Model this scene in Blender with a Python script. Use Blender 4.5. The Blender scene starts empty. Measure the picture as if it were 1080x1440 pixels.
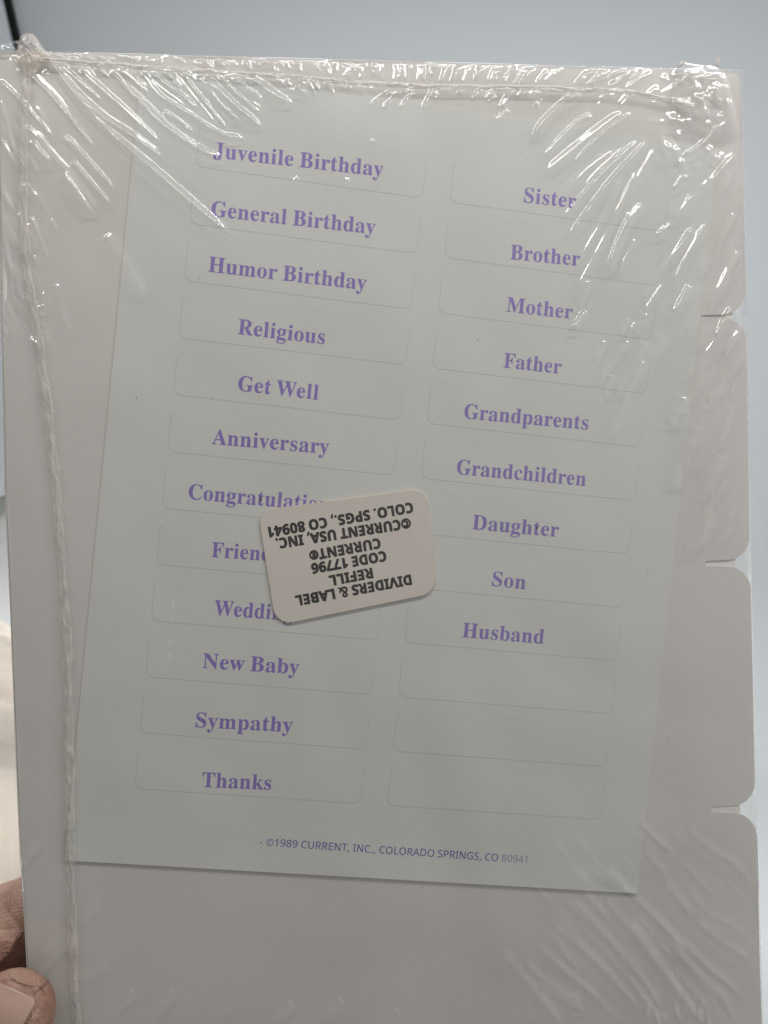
import bpy, bmesh, math, random
import numpy as np
from mathutils import Vector, Matrix, noise
from mathutils.bvhtree import BVHTree

scene = bpy.context.scene
COL = scene.collection
random.seed(7)
RNG = np.random.default_rng(11)

# ------------------------------------------------------------------ camera
# the pack stands upright in the plane y = 0 and faces -Y; units are metres
F_PX, DIST = 1050.0, 0.2              # focal length in photo pixels, distance to the pack
YAW, PITCH = 0.08647979, -0.02557104
C_D = Vector((math.sin(YAW)*math.cos(PITCH), math.cos(YAW)*math.cos(PITCH), math.sin(PITCH)))
C_R = C_D.cross(Vector((0, 0, 1))).normalized()
C_U = C_R.cross(C_D)
C_LOC = -DIST*C_D
cam = bpy.data.cameras.new('camera')
cam.sensor_fit = 'VERTICAL'
cam.sensor_height = 36.0
cam.lens = F_PX/1440.0*36.0
cam.clip_start, cam.clip_end = 0.01, 20.0
cam.dof.use_dof = True
cam.dof.focus_distance = 0.2
cam.dof.aperture_fstop = 15.0
cam_o = bpy.data.objects.new('camera', cam)
COL.objects.link(cam_o)
cam_o.location = C_LOC
cam_o.rotation_euler = C_D.to_track_quat('-Z', 'Y').to_euler()
scene.camera = cam_o

# ------------------------------------------------------------------ world and lamps
world = bpy.data.worlds.new('World')
scene.world = world
world.use_nodes = True
wn, wl = world.node_tree.nodes, world.node_tree.links
bg = wn['Background']
bg.inputs['Strength'].default_value = 0.215
wtc = wn.new('ShaderNodeTexCoord')
wsx = wn.new('ShaderNodeSeparateXYZ')
wrp = wn.new('ShaderNodeValToRGB')     # a pale room: dim floor, mid walls, bright ceiling
wrp.color_ramp.elements[0].position = 0.30; wrp.color_ramp.elements[0].color = (0.30, 0.29, 0.28, 1)
wrp.color_ramp.elements[1].position = 0.92; wrp.color_ramp.elements[1].color = (1.5, 1.55, 1.6, 1)
we = wrp.color_ramp.elements.new(0.56); we.color = (0.50, 0.52, 0.54, 1)
wmr = wn.new('ShaderNodeMapRange'); wmr.inputs['From Min'].default_value = -1; wmr.inputs['From Max'].default_value = 1
wl.new(wtc.outputs['Generated'], wsx.inputs[0]); wl.new(wsx.outputs['Z'], wmr.inputs['Value'])
wl.new(wmr.outputs[0], wrp.inputs['Fac'])
wdt = wn.new('ShaderNodeVectorMath'); wdt.operation = 'DOT_PRODUCT'    # the room's bright window side, to the right
wdt.inputs[1].default_value = Vector((0.90, -0.42, 0.10)).normalized()
wl.new(wtc.outputs['Generated'], wdt.inputs[0])
wm2 = wn.new('ShaderNodeMapRange'); wm2.interpolation_type = 'SMOOTHSTEP'
wm2.inputs['From Min'].default_value = 0.25; wm2.inputs['From Max'].default_value = 1.05
wm2.inputs['To Min'].default_value = 0.0; wm2.inputs['To Max'].default_value = 3.1
wl.new(wdt.outputs['Value'], wm2.inputs['Value'])
wad = wn.new('ShaderNodeVectorMath'); wad.operation = 'ADD'
wl.new(wrp.outputs['Color'], wad.inputs[0]); wl.new(wm2.outputs[0], wad.inputs[1])
wl.new(wad.outputs['Vector'], bg.inputs['Color'])

def area_lamp(name, loc, target, sx, sy, power, color=(1, 1, 1)):
    l = bpy.data.lights.new(name, 'AREA')
    l.shape = 'RECTANGLE'
    l.size, l.size_y = sx, sy
    l.energy = power
    l.color = color
    o = bpy.data.objects.new(name, l)
    COL.objects.link(o)
    o.location = loc
    o.rotation_euler = (Vector(target)-Vector(loc)).to_track_quat('-Z', 'Y').to_euler()
    return o
area_lamp('ceiling_lamp', (0.05, -0.25, 0.42), (0.02, 0, -0.03), 0.85, 0.022, 2.35, (1.0, 0.985, 0.96))
area_lamp('backdrop_fill_lamp', (0.12, 0.13, 0.46), (0.12, 0.24, -0.2), 0.6, 0.2, 0.45, (0.95, 0.98, 1.0))  # added fill above and behind the pack, lights the backdrop alone
area_lamp('cloth_fill_lamp', (-0.52, 0.12, 0.02), (-0.25, 0.20, -0.15), 0.16, 0.16, 1.5, (1.0, 0.99, 0.97)).data.spread = math.radians(60)  # added narrow fill from the left to brighten the cloth, no real source

scene.view_settings.view_transform = 'Standard'
scene.view_settings.look = 'None'
scene.view_settings.exposure = 0.0
scene.view_settings.gamma = 1.0
scene.view_settings.use_curve_mapping = False
scene.render.engine = 'CYCLES'
scene.cycles.transparent_max_bounces = 16
scene.cycles.max_bounces = 10
scene.cycles.caustics_reflective = False
scene.cycles.caustics_refractive = False

# ------------------------------------------------------------------ helpers
def at(px, py, y=0.0):
    """point of the plane y = const seen at a photo pixel (1080 x 1440)"""
    v = C_D + C_R*((px-540)/F_PX) + C_U*((720-py)/F_PX)
    t = (y-C_LOC.y)/v.y
    return C_LOC + v*t

def tag(o, label, cat, group=None, kind=None):
    o['label'] = label
    o['category'] = cat
    if group: o['group'] = group
    if kind: o['kind'] = kind
    return o

def empty(name, loc=(0, 0, 0)):
    o = bpy.data.objects.new(name, None)
    o.empty_display_size = 0.01
    COL.objects.link(o)
    o.location = loc
    return o

def link(name, me, mat=None, parent=None):
    o = bpy.data.objects.new(name, me)
    COL.objects.link(o)
    if mat: me.materials.append(mat)
    if parent:
        o.parent = parent
        o.matrix_parent_inverse = Matrix.Translation(-parent.location)
    return o

def mesh_from(name, verts, faces, smooth=False):
    me = bpy.data.meshes.new(name)
    me.from_pydata([tuple(v) for v in verts], [], faces)
    me.update()
    if smooth:
        me.polygons.foreach_set('use_smooth', [True]*len(me.polygons))
    return me

def grid_mesh(name, P, smooth=True):
    """P: (rows, cols, 3) array"""
    nr, nc = P.shape[:2]
    me = bpy.data.meshes.new(name)
    idx = np.arange(nr*nc).reshape(nr, nc)
    q = np.stack([idx[:-1, :-1], idx[1:, :-1], idx[1:, 1:], idx[:-1, 1:]], -1).reshape(-1, 4)
    me.vertices.add(nr*nc)
    me.vertices.foreach_set('co', P.reshape(-1).astype(np.float32))
    me.loops.add(q.size)
    me.loops.foreach_set('vertex_index', q.reshape(-1).astype(np.int32))
    me.polygons.add(len(q))
    me.polygons.foreach_set('loop_start', np.arange(0, q.size, 4, dtype=np.int32))
    me.polygons.foreach_set('use_smooth', np.full(len(q), smooth))
    me.update(calc_edges=True)
    me.validate()
    return me

def arc_round(pts, rad, n=6):
    """round the corners of a 2-D polygon; rad: one radius or one per corner"""
    out = []
    N = len(pts)
    for i in range(N):
        r = rad[i] if isinstance(rad, (list, tuple)) else rad
        p = Vector(pts[i]); a = Vector(pts[i-1]); b = Vector(pts[(i+1) % N])
        if r <= 0:
            out.append(p); continue
        u = (a-p); v = (b-p)
        r1 = min(r, u.length*0.49); r2 = min(r, v.length*0.49)
        s = p+u.normalized()*r1; e = p+v.normalized()*r2
        for k in range(n+1):
            t = k/n
            # blend of quadratic and cubic: close to a circular arc
            c1 = s+(p-s)*0.552; c2 = e+(p-e)*0.552
            out.append(s*(1-t)**3+c1*3*t*(1-t)**2+c2*3*t*t*(1-t)+e*t**3)
    return out

def slab(name, poly, y_front, y_back, mat, parent=None, bevel=0.0):
    """flat card: polygon in (x, z) with real thickness and a tiny rounded edge"""
    n = len(poly)
    area = sum(poly[i][0]*poly[(i+1) % n][1]-poly[(i+1) % n][0]*poly[i][1] for i in range(n))
    if area < 0: poly = poly[::-1]
    V = []; Fc = []
    rings = [(y_front, bevel), (y_front+bevel, 0.0), (y_back, 0.0)] if bevel else [(y_front, 0.0), (y_back, 0.0)]
    def inset(d):
        res = []
        for i in range(n):
            p = Vector(poly[i]); a = Vector(poly[i-1]); b = Vector(poly[(i+1) % n])
            t = (b-a)
            if t.length < 1e-9: res.append(p); continue
            t.normalize()
            res.append(p+Vector((-t.y, t.x))*d)
        return res
    for y, d in rings:
        for p in (inset(d) if d else poly):
            V.append((p[0], y, p[1]))
    for r in range(len(rings)-1):
        for i in range(n):
            j = (i+1) % n
            Fc.append((r*n+i, (r+1)*n+i, (r+1)*n+j, r*n+j))
    Fc.append(tuple(range(n)))
    Fc.append(tuple((len(rings)-1)*n+i for i in reversed(range(n))))
    me = mesh_from(name, V, Fc)
    return link(name, me, mat, parent)

# ------------------------------------------------------------------ materials
def new_mat(name):
    m = bpy.data.materials.new(name)
    m.use_nodes = True
    nt = m.node_tree
    return m, nt, nt.nodes, nt.links, nt.nodes['Principled BSDF']

def paper(name, col, var=0.03, rough=0.6, fibre=900.0, bump=0.03, specks=0.0, tint=None):
    m, nt, N, L, P = new_mat(name)
    tc = N.new('ShaderNodeTexCoord')
    n1 = N.new('ShaderNodeTexNoise'); n1.inputs['Scale'].default_value = 14; n1.inputs['Detail'].default_value = 5
    n2 = N.new('ShaderNodeTexNoise'); n2.inputs['Scale'].default_value = fibre; n2.inputs['Detail'].default_value = 4
    L.new(tc.outputs['Object'], n1.inputs['Vector']); L.new(tc.outputs['Object'], n2.inputs['Vector'])
    add = N.new('ShaderNodeMath'); add.operation = 'ADD'
    L.new(n1.outputs['Fac'], add.inputs[0]); L.new(n2.outputs['Fac'], add.inputs[1])
    mr = N.new('ShaderNodeMapRange')
    mr.inputs['From Min'].default_value = 0.6; mr.inputs['From Max'].default_value = 1.4
    mr.inputs['To Min'].default_value = 0.0; mr.inputs['To Max'].default_value = 1.0
    L.new(add.outputs[0], mr.inputs['Value'])
    mx = N.new('ShaderNodeMix'); mx.data_type = 'RGBA'
    lo = [c*(1-var) for c in col]; hi = [min(1, c*(1+var)) for c in col]
    if tint: lo = [a*b for a, b in zip(lo, tint)]
    mx.inputs['A'].default_value = (*lo, 1); mx.inputs['B'].default_value = (*hi, 1)
    L.new(mr.outputs[0], mx.inputs['Factor'])
    out = mx.outputs['Result']
    if specks:
        vo = N.new('ShaderNodeTexVoronoi'); vo.inputs['Scale'].default_value = 85
        vo.inputs['Randomness'].default_value = 1
        L.new(tc.outputs['Object'], vo.inputs['Vector'])
        lt = N.new('ShaderNodeMath'); lt.operation = 'LESS_THAN'; lt.inputs[1].default_value = specks
        L.new(vo.outputs['Distance'], lt.inputs[0])
        mx2 = N.new('ShaderNodeMix'); mx2.data_type = 'RGBA'
        mx2.inputs['B'].default_value = (0.2, 0.18, 0.16, 1)
        L.new(lt.outputs[0], mx2.inputs['Factor']); L.new(out, mx2.inputs['A'])
        out = mx2.outputs['Result']
    L.new(out, P.inputs['Base Color'])
    P.inputs['Roughness'].default_value = rough
    P.inputs['Specular IOR Level'].default_value = 0.3
    bp = N.new('ShaderNodeBump'); bp.inputs['Strength'].default_value = bump; bp.inputs['Distance'].default_value = 0.0003
    L.new(n2.outputs['Fac'], bp.inputs['Height']); L.new(bp.outputs['Normal'], P.inputs['Normal'])
    return m

M_CARD = paper('cream card', (0.69, 0.652, 0.612), 0.02, 0.55, 1400, 0.05, 0.015)
M_BACKING = paper('pale backing card', (0.86, 0.82, 0.78), 0.015)
M_SHEET = paper('white label paper', (0.70, 0.692, 0.652), 0.015, 0.45, 1500, 0.03, 0.015)
M_STICKER = paper('white sticker paper', (0.70, 0.693, 0.654), 0.015, 0.42, 1500, 0.03, 0.015)
M_CUT = paper('die cut edge', (0.58, 0.575, 0.54), 0.05)
M_TAG = paper('tag chipboard', (0.74, 0.672, 0.605), 0.025, 0.6, 1800, 0.08, 0.0, (1, 0.985, 0.97))
M_TAG_EDGE = paper('tag chipboard edge', (0.72, 0.62, 0.50), 0.04)
M_PURPLE = paper('purple ink', (0.25, 0.175, 0.52), 0.10, 0.5, 2600, 0.05)
M_PURPLE_DARK = paper('violet ink', (0.17, 0.12, 0.40), 0.22, 0.5, 2600, 0.05)
M_PURPLE_PALE = paper('worn hazed violet ink', (0.36, 0.32, 0.47), 0.15, 0.5, 2600, 0.05)  # wear plus the film's veil, both painted into the ink colour
M_BLACK = paper('black stamp ink', (0.022, 0.016, 0.014), 0.5, 0.5, 2200, 0.05)

def film_mat(name, milk=0.0, milk_col=(0.8, 0.78, 0.74), rough=0.07, gain=2.0, noise_milk=0.0):
    """clear shrink film: thin, fully see-through with a mirror-like reflection; milk adds whitened plastic"""
    m, nt, N, L, P = new_mat(name)
    N.remove(P)
    outn = [n for n in N if n.type == 'OUTPUT_MATERIAL'][0]
    tr = N.new('ShaderNodeBsdfTransparent'); tr.inputs['Color'].default_value = (0.985, 0.985, 0.98, 1)
    gl = N.new('ShaderNodeBsdfGlossy'); gl.inputs['Roughness'].default_value = rough
    gl.inputs['Color'].default_value = (1, 1, 1, 1)
    fr = N.new('ShaderNodeFresnel')
    ge = N.new('ShaderNodeNewGeometry')          # a thin sheet reflects alike from both sides
    io = N.new('ShaderNodeMapRange'); io.inputs['To Min'].default_value = 1.5; io.inputs['To Max'].default_value = 1/1.5
    L.new(ge.outputs['Backfacing'], io.inputs['Value']); L.new(io.outputs[0], fr.inputs['IOR'])
    mu = N.new('ShaderNodeMath'); mu.operation = 'MULTIPLY'; mu.use_clamp = True; mu.inputs[1].default_value = gain
    L.new(fr.outputs[0], mu.inputs[0])
    mix = N.new('ShaderNodeMixShader')
    L.new(mu.outputs[0], mix.inputs['Fac']); L.new(tr.outputs[0], mix.inputs[1]); L.new(gl.outputs[0], mix.inputs[2])
    g2 = N.new('ShaderNodeBsdfGlossy'); g2.inputs['Roughness'].default_value = 0.42
    g2.inputs['Color'].default_value = (1, 1, 1, 1)
    gm = N.new('ShaderNodeMixShader'); gm.inputs['Fac'].default_value = 0.35
    L.new(gl.outputs[0], gm.inputs[1]); L.new(g2.outputs[0], gm.inputs[2]); L.new(gm.outputs[0], mix.inputs[2])
    res = mix.outputs[0]
    if milk or noise_milk:
        df = N.new('ShaderNodeBsdfDiffuse'); df.inputs['Color'].default_value = (*milk_col, 1)
        tl = N.new('ShaderNodeBsdfTranslucent'); tl.inputs['Color'].default_value = (*milk_col, 1)
        dm = N.new('ShaderNodeMixShader'); dm.inputs['Fac'].default_value = 0.35
        L.new(df.outputs[0], dm.inputs[1]); L.new(tl.outputs[0], dm.inputs[2])
        m2 = N.new('ShaderNodeMixShader')
        L.new(res, m2.inputs[1]); L.new(dm.outputs[0], m2.inputs[2])
        if noise_milk:
            tc = N.new('ShaderNodeTexCoord')
            nz = N.new('ShaderNodeTexNoise'); nz.inputs['Scale'].default_value = 220; nz.inputs['Detail'].default_value = 4
            L.new(tc.outputs['Object'], nz.inputs['Vector'])
            mr = N.new('ShaderNodeMapRange'); mr.inputs['From Min'].default_value = 0.35; mr.inputs['From Max'].default_value = 0.7
            mr.inputs['To Min'].default_value = milk; mr.inputs['To Max'].default_value = milk+noise_milk
            L.new(nz.outputs['Fac'], mr.inputs['Value']); L.new(mr.outputs[0], m2.inputs['Fac'])
        else:
            m2.inputs['Fac'].default_value = milk
        res = m2.outputs[0]
    L.new(res, outn.inputs['Surface'])
    return m

M_FILM = film_mat('clear shrink film', milk=0.035, rough=0.04, gain=2.2)
M_SEAM = film_mat('welded film seam', milk=0.05, milk_col=(0.82, 0.77, 0.69), rough=0.12, gain=2.2, noise_milk=0.4)
M_BUNCH = film_mat('bunched film', milk=0.03, milk_col=(0.82, 0.79, 0.74), rough=0.08, gain=2.2, noise_milk=0.2)
M_GATHER = film_mat('gathered film', milk=0.35, milk_col=(0.80, 0.73, 0.65), rough=0.16, gain=1.6, noise_milk=0.35)

def plain(name, col, rough=0.6, var=0.05, scale=20, bump=0.0, spec=0.4):
    m, nt, N, L, P = new_mat(name)
    tc = N.new('ShaderNodeTexCoord')
    n1 = N.new('ShaderNodeTexNoise'); n1.inputs['Scale'].default_value = scale; n1.inputs['Detail'].default_value = 5
    L.new(tc.outputs['Object'], n1.inputs['Vector'])
    mx = N.new('ShaderNodeMix'); mx.data_type = 'RGBA'
    mx.inputs['A'].default_value = (*[c*(1-var) for c in col], 1); mx.inputs['B'].default_value = (*[min(1, c*(1+var)) for c in col], 1)
    L.new(n1.outputs['Fac'], mx.inputs['Factor']); L.new(mx.outputs['Result'], P.inputs['Base Color'])
    P.inputs['Roughness'].default_value = rough
    P.inputs['Specular IOR Level'].default_value = spec
    if bump:
        bp = N.new('ShaderNodeBump'); bp.inputs['Strength'].default_value = bump; bp.inputs['Distance'].default_value = 0.001
        L.new(n1.outputs['Fac'], bp.inputs['Height']); L.new(bp.outputs['Normal'], P.inputs['Normal'])
    return m

M_WALL = plain('blue white backdrop', (0.67, 0.70, 0.715), 0.7, 0.02, 6)
M_BAR = plain('black trim', (0.006, 0.007, 0.007), 0.6, spec=0.1)
M_PANEL = plain('grey panel', (0.50, 0.54, 0.57), 0.3)
M_CLOTH = plain('white cloth', (0.86, 0.83, 0.79), 0.8, 0.03, 300, 0.1)
_nt = M_CLOTH.node_tree
_tl = _nt.nodes.new('ShaderNodeBsdfTranslucent'); _tl.inputs['Color'].default_value = (0.88, 0.84, 0.79, 1)
_mx = _nt.nodes.new('ShaderNodeMixShader'); _mx.inputs['Fac'].default_value = 0.5
_nt.links.new(_nt.nodes['Principled BSDF'].outputs[0], _mx.inputs[1]); _nt.links.new(_tl.outputs[0], _mx.inputs[2])
_nt.links.new(_mx.outputs[0], [n for n in _nt.nodes if n.type == 'OUTPUT_MATERIAL'][0].inputs['Surface'])
M_BOARD = plain('beige board', (0.50, 0.44, 0.36), 0.6, 0.1, 60)

# ------------------------------------------------------------------ setting: backdrop sweep
def build_backdrop():
    prof = []
    zt, yw, r = -0.20, 0.42, 0.13
    prof.append((0.055, zt-0.012)); prof.append((0.055, zt))
    prof.append((0.12, zt))
    for k in range(15):
        a = k/14*math.pi/2
        prof.append((yw-r+r*math.sin(a), zt+r-r*math.cos(a)))
    prof.append((yw, 0.8))
    V = []; Fc = []
    for i, x in enumerate((-0.9, 1.1)):
        for y, z in prof: V.append((x, y, z))
    n = len(prof)
    for k in range(n-1): Fc.append((k, n+k, n+k+1, k+1))
    me = mesh_from('backdrop', V, Fc, True)
    o = link('backdrop', me, M_WALL)
    s = o.modifiers.new('thickness', 'SOLIDIFY'); s.thickness = 0.004; s.offset = -1
    o['kind'] = 'structure'
    return o
build_backdrop()

# ------------------------------------------------------------------ glyph outlines (advance, polygons) in 1/1000 em
GLYPHS = {
'sA':(437,['-9 0 -9 18 9 21 24 30 49 75 206 466 224 465 384 87 411 34 425 22 443 18 443 0 229 0 229 18 270 25 283 46 273 81 253 132 103 132 79 71 76 59 75 48 87 26 124 18 128 18 128 0', '113 161 242 161 177 319']),
'sB':(443,['16 0 16 17 45 22 62 32 72 51 75 82 75 369 69 412 51 433 15 439 15 455 220 455 318 444 377 409 396 351 384 302 348 268 287 247 360 223 404 185 418 132 407 76 371 35 314 9 238 0', '182 252 188 252 234 257 263 272 279 301 285 345 281 385 269 412 248 428 216 434 198 432 188 425 182 391', '222 24 259 30 283 49 296 81 301 128 295 176 277 208 245 225 197 231 182 231 182 65 190 33 202 26']),
'sC':(468,['257 -11 193 -3 137 20 91 56 56 104 34 162 26 228 34 294 56 351 92 399 139 435 195 458 259 465 309 459 367 440 388 435 408 443 419 465 437 465 437 308 420 308 392 364 356 407 313 434 265 443 198 419 157 347 144 226 159 114 203 46 278 24 318 29 358 45 395 71 428 106 447 89 395 33 332 0']),
'sD':(496,['20 0 20 17 47 21 63 30 71 46 74 75 74 374 71 407 61 426 43 435 15 439 15 455 222 455 328 441 405 396 452 325 468 228 453 128 408 57 333 14 228 0', '222 24 279 37 319 75 343 139 351 229 336 342 294 410 223 433 202 431 190 423 182 385 182 72 190 34 202 27']),
'sF':(404,['15 0 15 17 45 23 62 34 72 53 75 84 75 375 71 405 61 423 43 433 14 439 14 455 394 455 394 320 377 320 369 357 355 385 336 406 310 420 275 428 230 431 200 429 186 421 182 398 182 247 190 247 229 253 256 270 274 301 284 347 302 347 302 118 285 118 274 168 257 200 229 218 189 224 182 224 182 81 188 43 196 31 210 24 257 17 257 0']),
'sG':(508,['268 -10 200 -3 141 19 93 55 57 103 35 161 28 229 35 295 57 352 93 399 139 435 195 458 257 465 311 459 369 441 388 436 406 443 419 465 437 465 437 308 420 308 403 346 382 379 357 406 329 426 299 439 267 443 200 419 159 347 146 228 154 135 180 67 221 26 275 13 308 16 328 27 339 45 343 71 343 128 339 154 329 170 309 179 275 182 275 198 500 198 500 182 473 179 457 171 449 155 446 128 446 29 357 0']),
'sH':(523,['15 0 15 17 45 22 62 32 72 50 75 81 75 379 71 406 62 424 44 434 16 439 16 455 242 455 242 439 204 432 187 415 182 379 182 251 342 251 342 379 337 415 320 432 282 439 282 455 507 455 507 439 478 434 461 424 452 407 449 379 449 81 452 52 461 33 478 22 507 17 507 0 282 0 282 17 311 21 329 31 339 49 342 81 342 221 182 221 182 81 185 50 194 32 212 22 242 17 242 0']),
'sJ':(330,['109 -65 78 -62 51 -54 29 -40 11 -22 0 -1 -3 23 0 44 11 61 26 71 44 75 64 71 79 62 89 47 93 28 85 -1 77 -19 84 -35 105 -40 126 -36 139 -25 148 21 148 367 142 409 135 422 122 430 79 439 79 455 314 455 314 439 277 431 266 423 260 411 255 367 255 89 239 3 190 -48']),
'sM':(634,['14 0 14 17 43 22 61 32 72 50 75 79 75 382 71 416 53 432 15 439 15 455 185 455 317 142 449 455 617 455 617 439 590 433 573 423 563 405 560 378 560 85 565 43 582 23 617 17 617 0 396 0 396 17 433 25 450 44 455 83 455 399 288 0 270 0 105 389 105 80 109 48 120 30 139 20 169 17 169 0']),
'sN':(494,['403 -11 107 350 107 79 110 49 119 31 136 21 167 17 167 0 18 0 18 17 54 23 71 41 76 79 76 388 36 433 18 439 18 455 156 455 391 169 391 377 386 414 369 431 331 439 331 455 480 455 480 439 450 434 433 425 425 407 422 377 422 -11']),
'sR':(473,['15 0 15 17 45 22 62 32 72 50 75 81 75 379 71 406 62 424 44 434 16 439 16 455 217 455 305 448 367 426 405 388 417 334 406 285 372 248 315 224 432 50 452 26 478 17 480 17 480 0 338 0 201 212 182 212 182 81 185 50 194 32 212 22 242 17 242 0', '182 234 203 234 249 240 280 258 298 290 304 336 295 389 268 421 224 431 202 429 190 422 182 385']),
'sS':(390,['43 -11 43 158 62 158 83 94 111 50 149 24 197 15 231 20 257 36 273 60 279 89 265 129 225 160 163 191 112 221 77 253 56 289 50 332 54 370 67 403 88 429 115 449 148 462 185 466 229 461 282 448 291 446 300 445 313 450 320 466 339 466 339 319 322 319 310 354 293 385 272 410 248 429 222 441 194 445 163 440 140 426 125 406 120 380 124 356 137 336 189 303 253 273 317 233 337 211 350 188 359 133 354 93 339 58 314 29 281 8 240 -6 192 -10 158 -8 126 1 98 9 85 12 69 7 61 -11']),
'sT':(423,['92 0 92 17 123 21 142 31 152 50 156 81 156 433 149 433 102 426 65 403 41 367 29 318 11 318 11 455 410 455 410 317 394 317 375 382 333 420 269 433 263 433 263 81 267 49 276 30 296 21 328 17 328 0']),
'sW':(611,['171 -11 32 393 15 427 3 435 -15 439 -15 455 181 455 181 439 150 432 143 423 140 410 148 373 223 153 301 353 286 399 278 418 267 429 229 439 229 455 439 455 439 439 404 432 393 412 399 386 474 166 541 369 549 406 546 421 538 430 503 439 503 455 624 455 624 439 607 433 594 421 575 379 446 -11 428 -11 316 309 190 -11']),
'sa':(344,['255 -10 216 1 200 35 151 2 95 -9 64 -4 40 11 25 34 20 63 31 104 63 136 119 164 199 190 199 241 196 266 187 282 171 292 148 296 115 290 104 274 113 257 123 231 120 215 110 202 95 194 77 191 59 194 45 203 36 218 33 236 37 259 49 278 69 295 95 308 126 316 162 318 223 312 263 292 285 259 293 210 293 62 295 40 304 34 320 42 329 28 294 -1', '151 34 174 41 199 63 199 169 154 151 127 123 118 84 126 46']),
'sb':(361,['43 -11 43 388 37 428 8 439 8 455 138 455 138 279 175 308 221 318 254 313 284 299 308 276 326 245 338 208 342 166 337 118 323 75 300 40 270 13 233 -4 192 -10 148 -1 105 28 53 -11', '183 14 213 23 232 49 242 95 245 160 242 213 231 251 212 273 184 280 155 270 144 257 138 242 138 69 149 28']),
'sc':(293,['156 -10 119 -5 87 11 59 35 38 68 24 106 19 150 25 196 40 237 64 271 96 297 133 313 175 319 218 314 250 298 271 275 277 245 275 228 266 215 253 207 236 204 206 216 196 251 197 261 197 271 190 290 169 297 138 285 118 248 112 187 118 123 137 76 166 48 204 38 239 47 271 72 285 60 227 8']),
'sd':(370,['140 -10 107 -5 78 10 53 35 35 66 23 104 19 147 24 196 36 237 55 272 81 297 112 313 146 318 189 309 223 280 223 401 220 419 212 430 176 439 176 455 319 455 319 75 325 41 335 32 353 28 353 11 294 6 223 -10 223 39 188 2', '171 28 187 31 202 41 215 56 223 76 223 242 217 257 206 270 174 281 147 273 130 250 121 210 118 153 120 98 130 58 146 36']),
'se':(301,['154 -10 117 -5 85 10 58 35 37 69 24 109 19 157 24 201 38 240 59 273 87 298 120 313 157 318 209 309 249 280 274 234 283 173 283 166 117 166 127 97 154 56 199 42 237 53 270 86 285 73 228 11', '116 192 201 192 201 215 193 277 181 292 161 297 127 274 116 203']),
'sg':(327,['146 -140 89 -136 48 -122 22 -100 14 -75 28 -46 69 -26 35 -1 24 30 28 54 42 74 67 92 102 110 42 150 22 212 27 242 40 268 60 289 88 305 120 315 157 318 196 315 233 304 317 304 317 268 268 268 286 237 291 203 288 176 276 151 258 131 234 116 205 106 172 103 157 103 142 104 112 94 104 84 101 71 111 55 141 49 175 49 259 40 285 29 303 13 312 -9 316 -37 305 -80 272 -113 219 -133', '157 124 178 130 190 146 197 173 199 211 197 249 190 276 178 292 157 297 137 292 124 276 117 249 114 211 117 173 124 146 137 130', '161 -116 218 -111 252 -94 263 -66 260 -51 249 -41 205 -34 97 -34 79 -52 73 -73 79 -89 95 -103 122 -113']),
'sh':(381,['18 0 18 16 45 26 52 56 52 399 46 429 36 437 19 440 19 455 148 455 148 267 190 305 243 318 292 306 321 271 330 212 330 56 337 26 347 19 363 16 363 0 202 0 202 16 207 16 228 26 235 56 235 217 229 258 219 268 203 271 173 262 148 235 148 56 154 26 164 19 180 16 180 0']),
'si':(198,['101 362 81 366 65 376 54 393 50 412 54 432 65 449 81 460 101 463 120 460 137 449 147 432 151 412 147 393 136 376 120 366', '18 0 18 16 45 26 52 56 52 252 47 285 20 293 21 310 148 310 148 56 154 26 180 16 180 0']),
'sk':(359,['17 0 17 16 45 26 52 56 52 398 47 429 38 436 20 439 21 455 148 455 148 169 227 248 240 264 244 278 235 290 209 293 206 293 206 310 345 310 345 293 308 284 275 260 222 209 346 34 360 21 376 16 376 0 211 0 211 16 217 16 234 20 239 32 232 49 163 147 148 134 148 56 154 26 180 16 180 0']),
'sl':(199,['18 0 18 16 45 26 52 56 52 398 47 429 38 436 20 439 20 455 148 455 148 56 154 26 180 16 180 0']),
'sm':(554,['18 0 18 16 45 26 52 56 52 253 46 284 36 291 19 294 19 310 146 310 146 265 188 305 237 318 292 304 320 261 364 304 418 318 465 306 494 271 504 212 504 56 510 26 520 19 536 16 536 0 377 0 377 16 393 19 403 26 410 56 410 217 404 258 394 268 377 271 349 263 324 237 324 56 331 26 340 19 356 16 356 0 199 0 199 16 215 19 225 26 232 56 232 217 226 258 216 268 199 271 170 262 146 235 146 56 152 27 162 19 177 16 177 0']),
'sn':(381,['18 0 18 16 45 26 52 56 52 253 46 284 36 291 19 294 19 310 148 310 148 267 190 306 243 318 292 306 321 271 330 212 330 56 337 26 347 19 363 16 363 0 202 0 202 16 207 16 228 26 235 56 235 217 229 258 219 268 203 271 173 262 148 235 148 56 154 26 164 19 180 16 180 0']),
'so':(336,['169 -10 127 -5 90 11 60 37 38 70 24 110 19 154 24 199 38 239 60 272 90 297 127 313 168 318 209 313 245 298 275 273 298 240 312 200 317 154 312 108 298 69 275 36 245 11 210 -5', '169 11 193 18 209 39 217 81 220 154 217 227 208 271 192 292 169 299 144 292 128 271 120 227 117 154 120 82 128 39 144 18']),
'sp':(371,['17 -139 17 -124 40 -117 50 -101 52 -64 52 243 46 283 19 295 19 310 143 310 143 263 180 305 230 319 264 314 293 298 317 274 335 241 346 203 350 160 346 113 334 72 316 38 291 12 261 -5 227 -10 183 1 148 32 148 -58 152 -99 167 -118 197 -123 197 -139', '195 28 222 36 239 59 249 99 253 154 250 208 241 248 225 270 199 278 171 267 148 235 148 69 167 38']),
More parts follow.
